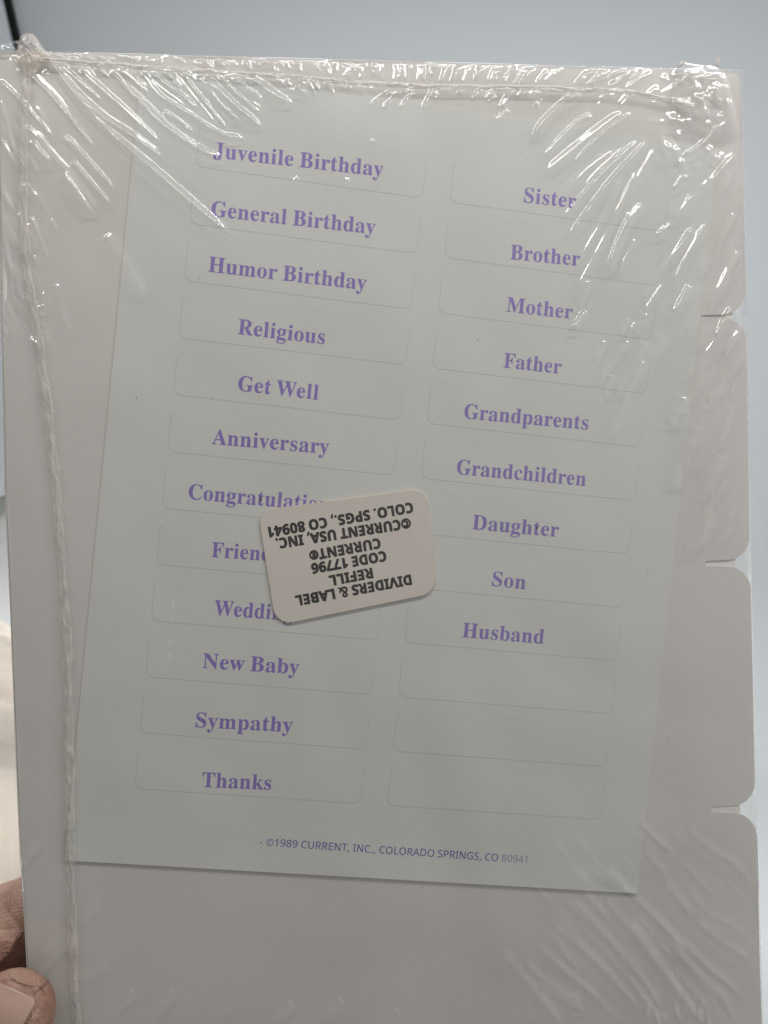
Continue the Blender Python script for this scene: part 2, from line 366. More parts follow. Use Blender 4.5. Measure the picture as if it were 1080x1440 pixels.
'sr':(287,['18 0 18 16 45 26 52 56 52 252 46 285 20 293 21 310 146 310 146 252 165 280 187 301 210 314 233 318 258 315 275 304 286 287 289 266 287 248 278 234 265 225 248 222 222 231 207 250 189 260 175 255 162 241 152 220 149 192 149 56 152 37 159 25 197 16 197 0']),
'ss':(288,['151 -10 122 -6 87 6 73 9 60 4 51 -9 36 -9 36 105 53 105 66 68 87 39 112 21 140 15 162 18 179 27 189 40 192 58 183 84 156 105 107 130 76 148 54 169 41 193 37 220 44 259 65 291 98 312 141 319 166 316 199 308 206 306 213 305 223 308 230 319 244 319 244 222 228 222 215 254 196 277 174 291 149 296 130 294 116 286 108 274 105 259 115 232 146 212 191 189 221 172 241 151 253 127 257 95 250 51 228 18 194 -3']),
'st':(228,['124 -9 89 -4 66 10 53 36 48 71 48 279 20 279 20 300 88 369 129 424 144 424 144 310 208 310 208 279 144 279 144 82 149 51 157 43 168 40 189 49 206 75 222 66 182 9']),
'su':(375,['131 -10 91 -3 65 17 51 51 46 97 46 248 39 282 29 291 11 294 11 310 142 310 142 74 151 46 162 38 177 36 205 43 228 66 228 248 221 283 209 291 189 294 189 310 324 310 324 70 331 39 360 30 360 13 300 7 228 -10 228 40 209 19 186 3 160 -7']),
'sv':(306,['142 -10 38 248 22 281 12 290 -3 293 -3 310 164 310 164 294 156 294 136 290 129 276 130 268 185 122 236 253 241 272 232 289 203 294 203 310 305 310 305 295 289 289 278 279 260 243 160 -10']),
'sw':(435,['122 -10 17 265 6 284 -11 293 -11 310 138 310 138 293 120 289 114 276 116 266 120 253 167 127 211 235 201 266 190 288 168 295 168 310 323 310 323 293 302 288 296 276 296 269 298 262 336 141 382 256 387 275 380 289 356 295 356 310 445 310 445 295 425 284 412 258 304 -10 289 -10 223 197 140 -10']),
'sy':(300,['52 -140 29 -137 10 -125 -3 -107 -7 -84 -4 -67 5 -53 18 -43 36 -40 64 -49 72 -61 75 -76 74 -81 74 -87 77 -96 86 -99 99 -92 114 -74 129 -44 140 -5 36 251 25 275 15 287 -3 293 -5 293 -5 310 162 310 162 293 136 289 128 275 130 267 133 257 185 119 230 241 236 260 238 274 229 289 203 293 203 310 300 310 300 293 287 290 277 281 259 242 162 -24 129 -96 113 -117 95 -131']),
'r,':(180,['28 -87 47 -3 61 78 124 78 129 71 104 -8 71 -87']),
'r.':(180,['89 -9 60 1 51 15 48 36 51 57 60 71 89 81 119 71 129 57 132 36 129 15 119 1']),
'r0':(384,['191 -7 121 10 72 59 43 137 33 240 37 313 49 373 69 422 99 458 140 480 191 487 262 471 312 422 341 344 351 240 347 169 335 108 314 59 284 23 243 1', '191 44 237 56 268 92 286 154 291 240 286 326 268 388 237 424 191 437 145 424 115 388 98 326 92 240 98 154 115 93 145 56']),
'r1':(384,['181 0 181 335 181 381 183 418 164 399 142 380 91 339 60 379 189 480 238 480 238 0']),
'r4':(384,['244 0 244 109 14 109 14 159 240 482 301 482 301 162 371 162 371 109 301 109 301 0', '72 162 244 162 244 313 245 372 247 419 244 419 231 392 216 367']),
'r8':(384,['193 -7 125 2 75 27 43 68 33 122 36 153 47 179 83 221 132 251 100 273 73 299 54 332 48 372 53 406 67 434 89 456 118 473 153 483 191 486 249 479 295 457 325 421 335 371 332 344 323 321 289 283 244 254 298 222 336 181 347 155 351 124 340 70 308 29 258 2', '194 277 253 312 271 337 277 369 271 399 253 421 226 434 191 439 157 434 130 421 112 399 106 369 109 347 118 328 150 299', '192 40 235 46 267 63 286 90 293 124 286 156 265 182 233 203 192 222 181 226 142 206 114 183 96 155 91 122 97 90 116 63 147 46']),
'r9':(384,['129 -7 98 -5 69 0 69 50 128 42 171 46 205 57 233 75 254 99 269 128 280 161 289 235 285 235 267 214 243 196 211 183 171 179 115 189 72 217 43 263 34 324 38 371 53 411 76 443 106 467 143 481 187 486 230 480 269 463 302 434 328 393 344 340 349 275 340 173 327 125 307 82 279 46 240 17 191 -1', '184 226 214 229 240 239 261 254 276 272 286 292 289 314 278 371 264 397 244 418 218 432 187 437 149 430 119 409 99 374 92 325 98 284 115 252 143 232']),
'rA':(429,['0 0 187 482 242 482 428 0 366 0 308 148 118 148 61 0', '138 202 290 202 236 347 230 367 221 396 214 419 203 378 193 347']),
'rC':(424,['261 -7 194 1 139 24 96 60 65 109 47 170 41 240 48 309 67 368 100 418 146 455 203 478 271 486 342 479 404 458 379 407 330 425 271 433 202 420 149 381 116 320 105 240 115 160 146 98 198 59 270 46 330 52 385 65 385 13 329 -2']),
'rD':(490,['65 0 65 480 213 480 281 473 338 453 385 419 420 374 442 315 449 244 433 138 383 61 304 15 199 0', '126 52 191 52 276 64 337 99 373 159 385 242 374 326 338 383 281 417 204 428 126 428']),
'rE':(373,['65 0 65 480 333 480 333 426 126 426 126 277 321 277 321 224 126 224 126 53 333 53 333 0']),
'rG':(489,['271 -7 202 1 145 23 100 59 67 108 48 169 41 240 48 310 71 370 107 419 155 456 217 479 289 486 366 479 433 458 410 406 352 425 286 433 210 420 152 381 116 320 104 240 109 186 123 139 146 100 181 70 226 52 285 46 338 49 379 57 379 199 273 199 273 253 439 253 439 18 361 -1']),
'rI':(228,['27 0 27 35 83 48 83 431 27 445 27 480 200 480 200 445 144 431 144 48 200 35 200 0']),
'rL':(352,['65 0 65 480 126 480 126 54 335 54 335 0']),
'rN':(510,['65 0 65 480 135 480 391 83 394 83 392 115 390 162 389 209 389 480 445 480 445 0 375 0 118 398 116 398 119 340 121 268 121 0']),
'rO':(525,['263 -7 194 1 139 24 96 61 65 111 47 171 41 241 47 310 65 370 96 419 139 456 195 479 263 487 329 479 384 456 427 420 458 370 477 310 484 240 477 171 458 110 427 61 384 24 329 1', '263 46 333 59 382 98 410 159 420 240 410 321 382 382 334 421 263 434 193 421 143 382 114 321 105 240 114 159 143 98 192 59']),
'rP':(406,['65 0 65 480 192 480 273 470 329 443 361 398 372 338 368 300 354 264 330 233 294 208 245 192 181 187 126 187 126 0', '126 238 174 238 234 244 276 261 301 290 310 336 302 376 280 405 242 422 187 428 126 428']),
'rR':(418,['65 0 65 480 197 480 275 471 329 446 361 403 372 343 369 308 358 279 342 256 322 239 276 215 408 0 337 0 221 198 126 198 126 0', '126 249 197 249 248 255 283 272 303 301 310 340 303 381 281 407 245 422 194 427 126 427']),
'rS':(369,['166 -7 91 -1 34 16 34 74 94 54 169 46 216 51 249 66 270 91 277 123 267 163 232 192 164 222 110 246 72 276 48 314 40 364 45 400 60 429 83 454 114 471 151 483 193 486 266 479 326 459 307 408 253 426 192 433 153 428 124 414 107 392 101 363 111 323 144 294 206 267 278 233 303 214 322 191 333 163 337 128 326 72 291 29 236 2']),
'rT':(373,['156 0 156 426 7 426 7 480 366 480 366 426 217 426 217 0']),
'rU':(491,['243 -7 164 5 107 42 72 98 60 171 60 480 121 480 121 169 129 117 152 78 191 54 246 46 303 54 341 80 363 120 370 169 370 480 430 480 430 169 425 122 410 80 384 44 348 16 301 -1']),
'b&':(492,['187 -7 125 2 77 28 46 69 36 125 43 172 63 208 96 238 139 266 99 318 85 348 81 382 89 426 114 459 153 480 204 487 252 480 289 460 313 427 320 383 314 344 293 312 262 283 224 258 354 133 382 181 401 240 461 240 434 160 415 125 392 95 490 0 410 0 352 56 319 31 281 11 238 -2', '188 293 245 336 258 358 262 383 258 405 246 423 227 435 202 439 177 435 156 424 143 406 138 383 142 360 151 338', '189 46 229 49 263 60 314 93 175 229 118 185 103 160 97 127 104 94 122 68 151 51']),
'b,':(180,['28 -87 47 -3 61 78 124 78 129 71 104 -8 71 -87']),
'b.':(180,['89 -9 60 1 51 15 48 36 51 57 60 71 89 81 119 71 129 57 132 36 129 15 119 1']),
'b0':(384,['191 -7 116 10 64 59 34 137 24 240 28 312 40 373 62 421 93 457 136 480 191 487 266 471 318 422 349 344 359 240 355 168 343 107 321 59 290 23 247 1', '191 75 223 85 244 116 255 168 259 240 255 312 244 363 223 395 191 405 159 395 139 363 128 312 125 240 128 168 139 117 159 86']),
'b1':(384,['176 0 176 277 177 323 179 373 164 358 144 340 89 296 40 357 194 480 277 480 277 0']),
'b4':(384,['216 0 216 99 11 99 11 170 222 480 315 480 315 178 373 178 373 99 315 99 315 0', '101 178 216 178 216 259 217 297 219 338 220 363 218 363 205 337 189 311']),
'b6':(384,['199 -7 152 -1 110 16 75 44 47 85 29 138 24 203 30 285 51 362 69 396 93 425 124 450 162 469 209 481 264 485 297 484 328 480 328 399 301 404 271 406 218 401 178 387 151 364 132 334 122 298 117 256 121 256 137 278 160 296 188 308 225 312 282 302 325 272 353 224 362 160 351 90 318 38 266 4', '197 75 224 80 245 95 259 121 264 158 260 190 248 214 228 229 199 234 160 224 134 199 124 167 132 124 157 89 175 78']),
'b7':(384,['75 0 255 394 18 394 18 480 362 480 362 416 181 0']),
'b8':(384,['192 -7 121 2 67 28 35 68 24 122 30 166 50 201 80 229 116 251 86 273 61 299 44 331 38 371 44 406 60 435 85 457 117 473 153 482 192 486 232 482 268 473 300 457 324 435 340 406 345 370 339 331 321 299 293 274 259 253 308 222 346 180 356 154 360 124 355 87 339 55 313 29 280 9 239 -3', '192 296 232 321 245 339 250 363 246 383 233 399 215 408 191 412 169 408 150 399 138 383 134 363 138 340 151 322', '191 68 224 72 247 84 261 103 266 127 255 159 229 184 196 204 187 209 137 175 122 153 118 128 122 104 136 85 159 72']),
'b9':(384,['120 -7 87 -6 55 -2 55 79 83 75 113 73 166 77 205 92 233 114 251 144 262 181 267 222 263 222 225 183 197 171 156 167 101 176 58 206 31 254 21 318 32 388 65 441 117 474 185 485 231 479 273 462 309 434 336 393 354 340 360 275 354 193 333 117 315 83 290 53 260 28 221 9 175 -3', '185 244 224 255 250 280 259 311 251 355 227 390 209 400 187 404 160 399 138 383 124 357 120 320 124 288 136 265 156 249']),
'bA':(463,['0 0 169 482 293 482 463 0 354 0 319 114 144 114 109 0', '170 199 295 199 259 311 251 340 240 375 232 407 223 374 212 336 204 311']),
'bB':(451,['60 0 60 480 210 480 294 473 355 453 391 416 404 358 399 320 384 289 361 266 330 255 330 251 373 234 391 220 404 199 413 173 416 139 404 81 369 37 313 9 240 0', '162 289 221 289 258 293 282 304 295 321 300 345 294 368 279 384 253 393 216 396 162 396', '162 84 228 84 267 88 292 102 306 122 310 149 306 173 292 192 266 205 225 209 162 209']),
'bC':(428,['255 -7 187 1 133 24 91 61 62 110 45 170 39 239 46 307 65 367 97 417 141 455 197 478 264 486 335 477 404 453 371 370 317 392 264 402 212 391 175 358 151 306 144 238 151 171 172 120 209 88 264 78 323 85 386 103 386 18 324 -1']),
'bD':(497,['60 0 60 480 211 480 281 473 342 453 391 419 427 374 450 315 458 244 441 138 389 61 306 15 196 0', '162 84 206 84 287 101 336 154 353 242 344 311 318 359 275 387 216 396 162 396']),
'bE':(376,['60 0 60 480 336 480 336 396 162 396 162 291 324 291 324 208 162 208 162 84 336 84 336 0']),
'bF':(369,['60 0 60 480 335 480 335 396 161 396 161 273 323 273 323 189 161 189 161 0']),
'bG':(486,['262 -7 167 9 97 56 53 134 39 240 46 311 68 371 104 420 153 456 215 479 289 486 365 478 432 457 398 375 348 394 289 402 247 397 212 381 183 357 162 325 148 285 144 238 147 194 156 155 173 123 197 98 229 83 269 78 305 80 333 85 333 185 242 185 242 269 433 269 433 21 354 1']),
'bI':(261,['21 0 21 58 80 85 80 395 21 422 21 480 240 480 240 422 181 395 181 85 240 58 240 0']),
'bL':(379,['60 0 60 480 162 480 162 84 357 84 357 0']),
'bN':(546,['60 0 60 480 189 480 397 120 399 120 396 187 394 253 394 480 486 480 486 0 357 0 148 363 145 363 149 294 151 226 151 0']),
'bO':(535,['267 -7 196 1 139 24 95 61 63 111 45 171 39 241 45 311 63 371 95 420 139 456 196 479 268 487 339 479 396 456 440 420 471 370 490 310 496 240 490 171 471 110 440 61 396 24 339 1', '267 79 323 89 361 122 382 173 389 240 382 308 361 359 323 392 268 402 212 392 175 359 153 308 146 240 153 173 175 122 212 89']),
'bP':(422,['60 0 60 480 214 480 294 470 349 440 381 392 392 330 387 289 374 252 351 219 316 193 268 176 206 171 162 171 162 0', '162 254 195 254 234 258 264 271 282 293 289 326 280 365 253 388 208 396 162 396']),
'bR':(443,['60 0 60 480 200 480 285 471 345 444 380 399 392 336 388 305 379 278 346 237 302 209 443 0 330 0 216 184 162 184 162 0', '162 267 195 267 238 271 267 283 283 304 289 333 283 362 266 382 236 393 193 396 162 396']),
'bS':(370,['167 -7 95 1 31 22 31 117 102 90 138 80 175 77 207 81 228 92 240 108 244 128 237 153 217 172 150 207 114 225 77 253 48 293 39 319 36 350 47 407 80 450 131 477 199 486 270 478 341 453 308 373 249 394 195 402 170 398 151 388 140 373 136 353 141 330 158 313 226 277 289 241 312 220 329 196 340 168 343 133 332 76 297 31 242 3']),
'bT':(389,['144 0 144 395 13 395 13 480 375 480 375 395 245 395 245 0']),
'bU':(508,['252 -7 168 5 107 42 70 98 57 171 57 480 158 480 158 186 165 136 183 103 213 85 255 79 297 85 327 105 344 138 349 187 349 480 451 480 451 169 445 122 429 80 401 44 363 16 313 -1']),
'bV':(437,['163 0 0 480 103 480 193 194 200 167 211 125 218 89 225 125 236 167 243 194 334 480 437 480 273 0']),
}

# ------------------------------------------------------------------ the divider cards
def xz(px, py):
    p = at(px, py, 0.0)
    return (p.x, p.z)
LEFT = [(-3, 72), (1.5, 300), (3.6, 440), (9.4, 700), (15.8, 840), (22, 1000), (30, 1200), (36.7, 1300), (44, 1440)]
Z_BOTTOM = -0.158
def left_edge(dx=0.0):
    pts = [xz(*p) for p in LEFT]
    pts = [(a+dx, b) for a, b in pts]
    pts.append((pts[-1][0]+0.001+0*dx, Z_BOTTOM))
    return pts
TAB_TOP = [100, 445, 795.5, 1142.5]
TAB_BOT = [443.5, 789, 1135, 1480]
TAB_X = [(1042, 1049), (1049, 1055), (1056, 1063), (1064, 1073)]
BODY_X = [(997, 100), (986, 447), (992, 792), (1000, 1137), (1005, 1440)]
for k in range(4):
    root = empty('divider_card', (0, 0.00012*k, Z_BOTTOM))
    y0 = 0.00012*k
    L = left_edge(-0.0002*k)
    body_r = [xz(*p) for p in BODY_X]
    body_r.append((body_r[-1][0]+0.0007, Z_BOTTOM))
    if k == 0:
        top = [L[0], xz(400, 81.5), body_r[0]]
    else:
        top = [(L[0][0]+0.001, L[0][1]-0.0012*k), (body_r[0][0], body_r[0][1]-0.0012*k)]
    # outline: left edge upwards, top, right edge downwards
    poly = list(reversed(L[1:])) + top + body_r[1:]
    b = slab('body', poly, y0, y0+0.0001, M_CARD, root, 0.00003)
    xt, xb = TAB_X[k]
    t0, t1 = TAB_TOP[k], TAB_BOT[k]
    def bx(py):
        for (xa, ya), (xc, yc) in zip(BODY_X, BODY_X[1:]):
            if ya <= py <= yc or yc == 1440:
                return xa+(xc-xa)*(py-ya)/(yc-ya)
    cs = [xz(bx(t0), t0 - (1.5 if k == 0 else 0)), xz(xt, t0+(0 if k == 0 else 3)), xz(xb, t1-3), xz(bx(t1), t1)]
    tab = slab('tab', arc_round(cs, [0, 0.0042 if k == 0 else 0.0062, 0.0064, 0], 8), y0, y0+0.0001, M_CARD, root, 0.00003)
    tag(root, ['frontmost cream divider card, its rounded tab topmost at the right edge',
               'cream divider card whose tab is second from the top at the right edge',
               'cream divider card whose tab is third from the top at the right edge',
               'cream divider card with the lowest tab, at the bottom right corner'][k],
        'divider card', 'cream tabbed divider cards stacked in the pack')
L = left_edge(0.0)
bk = list(reversed([(a+0.001, b-0.001) for a, b in L])) + [xz(1000, 106), xz(1027, 130), xz(1032, 444), xz(1036, 792), xz(1042, 1137), xz(1046, 1440)]
bk.append((bk[-1][0]+0.0006, Z_BOTTOM))
o = slab('backing_card', bk, 0.00048, 0.00100, M_BACKING, None, 0.00006)
tag(o, 'pale backing card behind the dividers, seen in the slits between the tabs', 'backing card')

# ------------------------------------------------------------------ lettering
def text_mesh(name, s, face, a, b, y, mat, parent, cap_h, mid=False, squeeze=1.0, y_bow=0.0):
    """flat printed lettering from point a to b (baseline ends, or mid-height ends), (x, z) in metres;
       face s = bold serif, r = sans, b = bold sans; the ink lies at depth y (function or number)"""
    pen = 0.0
    polys = []
    for ch in s:
        if ch == ' ':
            pen += 160 if face == 's' else 170
            continue
        if ch in '©®':
            R = 235 if ch == '©' else 215
            w, yc = 2*R, 228
            ring = 52 if face == 'b' else 30
            for rr, rev in ((R, False), (R-ring, True)):
                c = [(pen+R+20+rr*math.cos(t*math.pi/12), yc+rr*math.sin(t*math.pi/12)) for t in range(24)]
                polys.append(c[::-1] if rev else c)
            adv, gl = GLYPHS[face+('C' if ch == '©' else 'R')]
            k = 0.56 if ch == '©' else 0.54
            xs = [int(v) for g in gl for v in g.split()[0::2]]; cx = (min(xs)+max(xs))/2
            for g in gl:
                v = [int(t) for t in g.split()]
                polys.append([(pen+R+20+(v[i]-cx)*k, yc+(v[i+1]-228)*k) for i in range(0, len(v), 2)])
            pen += w+55
            continue
        if ch == '•':
            c = [(pen+55+45*math.cos(t*math.pi/6), 185+45*math.sin(t*math.pi/6)) for t in range(12)]
            polys.append(c); pen += 190
            continue
        adv, gl = GLYPHS[face+ch]
        for g in gl:
            v = [int(t) for t in g.split()]
            polys.append([(pen+v[i], float(v[i+1])) for i in range(0, len(v), 2)])
        pen += adv + (12 if face == 's' else 8)
    x0 = min(p[0] for q in polys for p in q); x1 = max(p[0] for q in polys for p in q)
    A = Vector(a); B = Vector(b)
    d = (B-A); W = d.length; d.normalize(); up = Vector((-d.y, d.x))
    sy = cap_h/(462.0 if face == 's' else 475.0)
    cu = bpy.data.curves.new(name, 'CURVE')
    cu.dimensions = '2D'; cu.fill_mode = 'BOTH'
    for q in polys:
        sp = cu.splines.new('POLY')
        sp.points.add(len(q)-1)
        for i, (gx, gy) in enumerate(q):
            sp.points[i].co = ((gx-x0)/(x1-x0)*W*1000, (gy-(228 if mid else 0))*sy*1000, 0, 1)
        sp.use_cyclic_u = True
    cu.offset = {'s': 0.02, 'r': 0.022, 'b': 0.0}[face]
    tmp = bpy.data.objects.new(name, cu)
    me = bpy.data.meshes.new_from_object(tmp)
    bpy.data.objects.remove(tmp); bpy.data.curves.remove(cu)
    bm = bmesh.new(); bm.from_mesh(me)
    if face == 'b':                    # the stamp spreads: a rim of ink along every outline
        hw = 0.125
        for q in polys:
            Q = [Vector(((gx-x0)/(x1-x0)*W*1000, (gy-(228 if mid else 0))*sy*1000, 0)) for gx, gy in q]
            for i, c in enumerate(Q):
                e = Q[(i+1) % len(Q)]; dd = e-c
                if dd.length < 1e-6: continue
                dd.normalize(); nn = Vector((-dd.y, dd.x, 0))
                jit = [random.uniform(0.75, 1.2)*hw for _ in range(4)]
                vs = [bm.verts.new(c-dd*hw*0.5+nn*jit[0]), bm.verts.new(c-dd*hw*0.5-nn*jit[1]), bm.verts.new(e+dd*hw*0.5-nn*jit[2]), bm.verts.new(e+dd*hw*0.5+nn*jit[3])]
                bm.faces.new(vs)
    for v in bm.verts:
        p = A + d*(v.co.x/1000) + up*(v.co.y/1000)
        v.co = (p.x, y(p.x, p.y) if callable(y) else y, p.y)
    for f in bm.faces:
        f.normal_update()
        if f.normal.y > 0: f.normal_flip()
    bm.to_mesh(me); bm.free()
    me.name = name
    return link(name, me, mat, parent)

# ------------------------------------------------------------------ the label sheet
TH = -0.1030
TX, TZ, SW, SGAP, SH, SPIT = -0.04782626, 0.10048196, 0.05953392, 0.06692101, 0.01098983, 0.01480408
CT, ST = math.cos(TH), math.sin(TH)
def sheet_xz(u, v):                    # sheet frame: u to the right, v downwards, origin at first sticker
    return (TX+CT*u+ST*v, TZ+ST*u-CT*v)
def sheet_uv(x, z):
    dx, dz = x-TX, z-TZ
    return (CT*dx+ST*dz, ST*dx-CT*dz)
U0, U1, V0, V1 = -0.0160, 0.1395, -0.0137, 0.1937
Y_SHEET = -0.0003
def curl(u, v):
    """the sheet lies flat but lifts a little along its lower edge and its corners"""
    t = max(0.0, (v-(V1-0.018))/0.018)
    c = 0.0004*t*t
    l = 0.0
    return -(c+0.00025*l*l)
sheet_root = empty('label_sheet', (*sheet_xz((U0+U1)/2, V1)[:1], Y_SHEET, sheet_xz((U0+U1)/2, V1)[1]))
def sheet_body():
    nu, nv = 60, 80
    F = np.zeros((nv+1, nu+1, 3)); 
    for j in range(nv+1):
        for i in range(nu+1):
            u = U0+(U1-U0)*i/nu; v = V1+(V0-V1)*j/nv
            x, z = sheet_xz(u, v)
            F[j, i] = (x, Y_SHEET+curl(u, v), z)
    me = grid_mesh('sheet', F[:, ::-1], False)
    o = link('sheet', me, M_SHEET, sheet_root)
    s = o.modifiers.new('thickness', 'SOLIDIFY'); s.thickness = 0.00022; s.offset = -1
    return o
sheet_body()
WORDS = {(0, 0): ('Juvenile Birthday', (300, 222), (538, 249)), (0, 1): ('General Birthday', (297, 304.5), (527, 330)),
 (0, 2): ('Humor Birthday', (293, 382.5), (514.5, 408.5)), (0, 3): ('Religious', (334.5, 470), (456, 484.5)),
 (0, 4): ('Get Well', (334.5, 549.5), (447, 562.5)), (0, 5): ('Anniversary', (298, 624.5), (462, 638.5)),
 (0, 6): ('Congratulations', (265, 701.5), (475, 721)), (0, 7): ('Friendship', (297.5, 783), (436, 793)),
 (0, 8): ('Wedding', (301, 864.5), (411, 872.5)), (0, 9): ('New Baby', (285, 939), (420, 947.5)),
 (0, 10): ('Sympathy', (275, 1022), (411, 1029)), (0, 11): ('Thanks', (284, 1106), (381, 1110)),
 (1, 0): ('Sister', (736, 285), (809, 293.5)), (1, 1): ('Brother', (717, 365), (814.5, 374.5)),
 (1, 2): ('Mother', (711.5, 438.5), (804, 449)), (1, 3): ('Father', (707.5, 517), (788, 526)),
 (1, 4): ('Grandparents', (652, 588.5), (826, 604.5)), (1, 5): ('Grandchildren', (641.5, 666.5), (822.5, 683.5)),
 (1, 6): ('Daughter', (663.5, 744), (784.5, 755)), (1, 7): ('Son', (691, 823.5), (738, 828.5)),
 (1, 8): ('Husband', (649.5, 895.5), (763.5, 905))}
def sticker(c, r):
    u0 = c*SGAP; v0 = r*SPIT
    pts = arc_round([(u0, v0), (u0+SW, v0), (u0+SW, v0+SH), (u0, v0+SH)], 0.0021, 6)
    n = len(pts)
    cen = Vector((u0+SW/2, v0+SH/2))
    V = []; Fc = []; mi = []
    # ring 0: sunk cut line outside, 1: cut line inside, 2: flat face edge
    for off, h in ((0.00011, -0.00001), (-0.00004, -0.000012), (-0.00010, -0.00003)):
        for i, p in enumerate(pts):
            a = pts[i-1]; b = pts[(i+1) % n]
            t = (b-a).normalized(); nrm = Vector((t.y, -t.x))
            if (p-cen).dot(nrm) < 0: nrm = -nrm
            q = p+nrm*off
            x, z = sheet_xz(q.x, q.y)
            V.append((x, Y_SHEET+curl(q.x, q.y)+h, z))
    for k in range(2):
        for i in range(n):
            j = (i+1) % n
            Fc.append((k*n+i, k*n+j, (k+1)*n+j, (k+1)*n+i)); mi.append(1 if k == 0 else 0)
    # the face as a strip fan so that it follows the sheet
    Fc.append(tuple(range(2*n, 3*n))); mi.append(0)
    me = mesh_from('sticker', V, Fc)
    me.materials.append(M_STICKER); me.materials.append(M_CUT)
    me.polygons.foreach_set('material_index', mi)
    bm = bmesh.new(); bm.from_mesh(me)
    for f in bm.faces:
        if f.normal.y > 0: f.normal_flip()
    bm.to_mesh(me); bm.free()
    o = bpy.data.objects.new('sticker', me); COL.objects.link(o)
    o.parent = sheet_root; o.matrix_parent_inverse = Matrix.Translation(-sheet_root.location)
    if (c, r) in WORDS:
        w, a, b = WORDS[(c, r)]
        o['label'] = 'white sticker with the word %s in purple serif letters' % w if ' ' not in w else 'white sticker with the words %s in purple serif letters' % w
        t = text_mesh('lettering', w, 's', xz(*a), xz(*b), lambda x, z: Y_SHEET+curl(*sheet_uv(x, z))-0.00005, M_PURPLE, None, 0.0040)
        t.parent = o
        t.matrix_parent_inverse = o.matrix_basis.inverted() @ Matrix.Translation((0, 0, 0))
    else:
        o['label'] = 'blank white sticker without lettering'
    return o
for c in range(2):
    for r in range(12):
        sticker(c, r)
inkY = lambda x, z: Y_SHEET+curl(*sheet_uv(x, z))-0.00003
ca, cb = Vector(xz(366, 1187.5)), Vector(xz(740, 1212.5))
t_all = '• ©1989 CURRENT, INC., COLORADO SPRINGS, CO 80941'
text_mesh('copyright_line', '• ©1989 CURRENT, INC., COLORADO SPRINGS, CO', 'r', ca, ca+(cb-ca)*0.888, inkY, M_PURPLE_DARK, sheet_root, 0.00195)
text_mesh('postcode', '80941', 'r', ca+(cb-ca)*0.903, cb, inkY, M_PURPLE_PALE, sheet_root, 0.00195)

# ------------------------------------------------------------------ the chipboard tag
def build_tag():
    YF = -0.00098
    cs = [xz(363, 718), xz(600, 686), xz(613.5, 833), xz(388, 879)]
    poly = arc_round(cs, [0.0040, 0.0046, 0.0044, 0.0046], 8)
    root = empty('card_tag', ((cs[2][0]+cs[3][0])/2, YF, (cs[2][1]+cs[3][1])/2))
    b = slab('board', poly, YF, YF+0.0006, M_TAG, root, 0.00008)
    b.data.materials.append(M_TAG_EDGE)
    for p in b.data.polygons:
        if abs(p.normal.y) < 0.9: p.material_index = 1
    yi = YF-0.00002
    for s, r_, l_ in (('DIVIDERS & LABEL', (577.5, 814), (416.4, 844)), ('REFILL', (523.3, 804.7), (463.4, 816)),
                      ('CODE 17796', (542, 781), (438.4, 799)), ('CURRENT®', (534, 763), (435.6, 781)),
                      ('©CURRENT USA, INC.', (576.5, 735), (389, 764)), ('COLO. SPGS., CO 80941', (579.6, 713), (378.6, 748))):
        text_mesh('lettering', s, 'b', xz(*r_), xz(*l_), yi, M_BLACK, root, 0.00262, mid=True)
    tag(root, 'small cream cardboard tag with upside down black capitals lying on the label sheet', 'tag')
build_tag()
tag(sheet_root, 'white sheet of die-cut stickers with purple words in two columns', 'label sheet')

# ------------------------------------------------------------------ the shrink film
PX = 0.2/F_PX                          # one photo pixel on the pack, in metres
film_root = empty('shrink_wrap', (0, 0, Z_BOTTOM))
tag(film_root, 'clear crinkled shrink wrap film stretched tight over the whole card pack', 'shrink wrap')

def lerp_pts(pts, t):
    return np.interp(t, [p[0] for p in pts], [p[1] for p in pts])
le = [xz(*p) for p in LEFT] + [(left_edge()[-1])]
LE = sorted([(z, x) for x, z in le])
re_ = [xz(*p) for p in ((1044, 100), (1044.5, 200), (1050, 440), (1056, 790), (1063, 1135), (1072.5, 1440))]
RE = sorted([(z, x) for x, z in re_]+[(Z_BOTTOM, re_[-1][0]+0.0008)])
zt_l, zt_r = xz(0, 72)[1], xz(1042, 100)[1]
z_dense = np.arange(0.0, 0.0815, 0.00019)
rows_top = 1-z_dense/0.27
v_rows = np.concatenate([np.linspace(0, rows_top[-1], 420, endpoint=False), rows_top[::-1]])
NU = 1000
u_cols = np.linspace(0, 1, NU)
Ug, Vg = np.meshgrid(u_cols, v_rows)
ZT = zt_l+(zt_r-zt_l)*Ug + 0.0002
ZB = np.full_like(ZT, Z_BOTTOM-0.0004)
FZ = ZB+(ZT-ZB)*Vg
XL = np.interp(FZ[:, 0], [p[0] for p in LE], [p[1] for p in LE])[:, None]-0.0001
XR = np.interp(FZ[:, -1], [p[0] for p in RE], [p[1] for p in RE])[:, None]+0.00005
FX = XL+(XR-XL)*Ug
H = np.zeros_like(FX)                  # height of the film in front of its resting plane

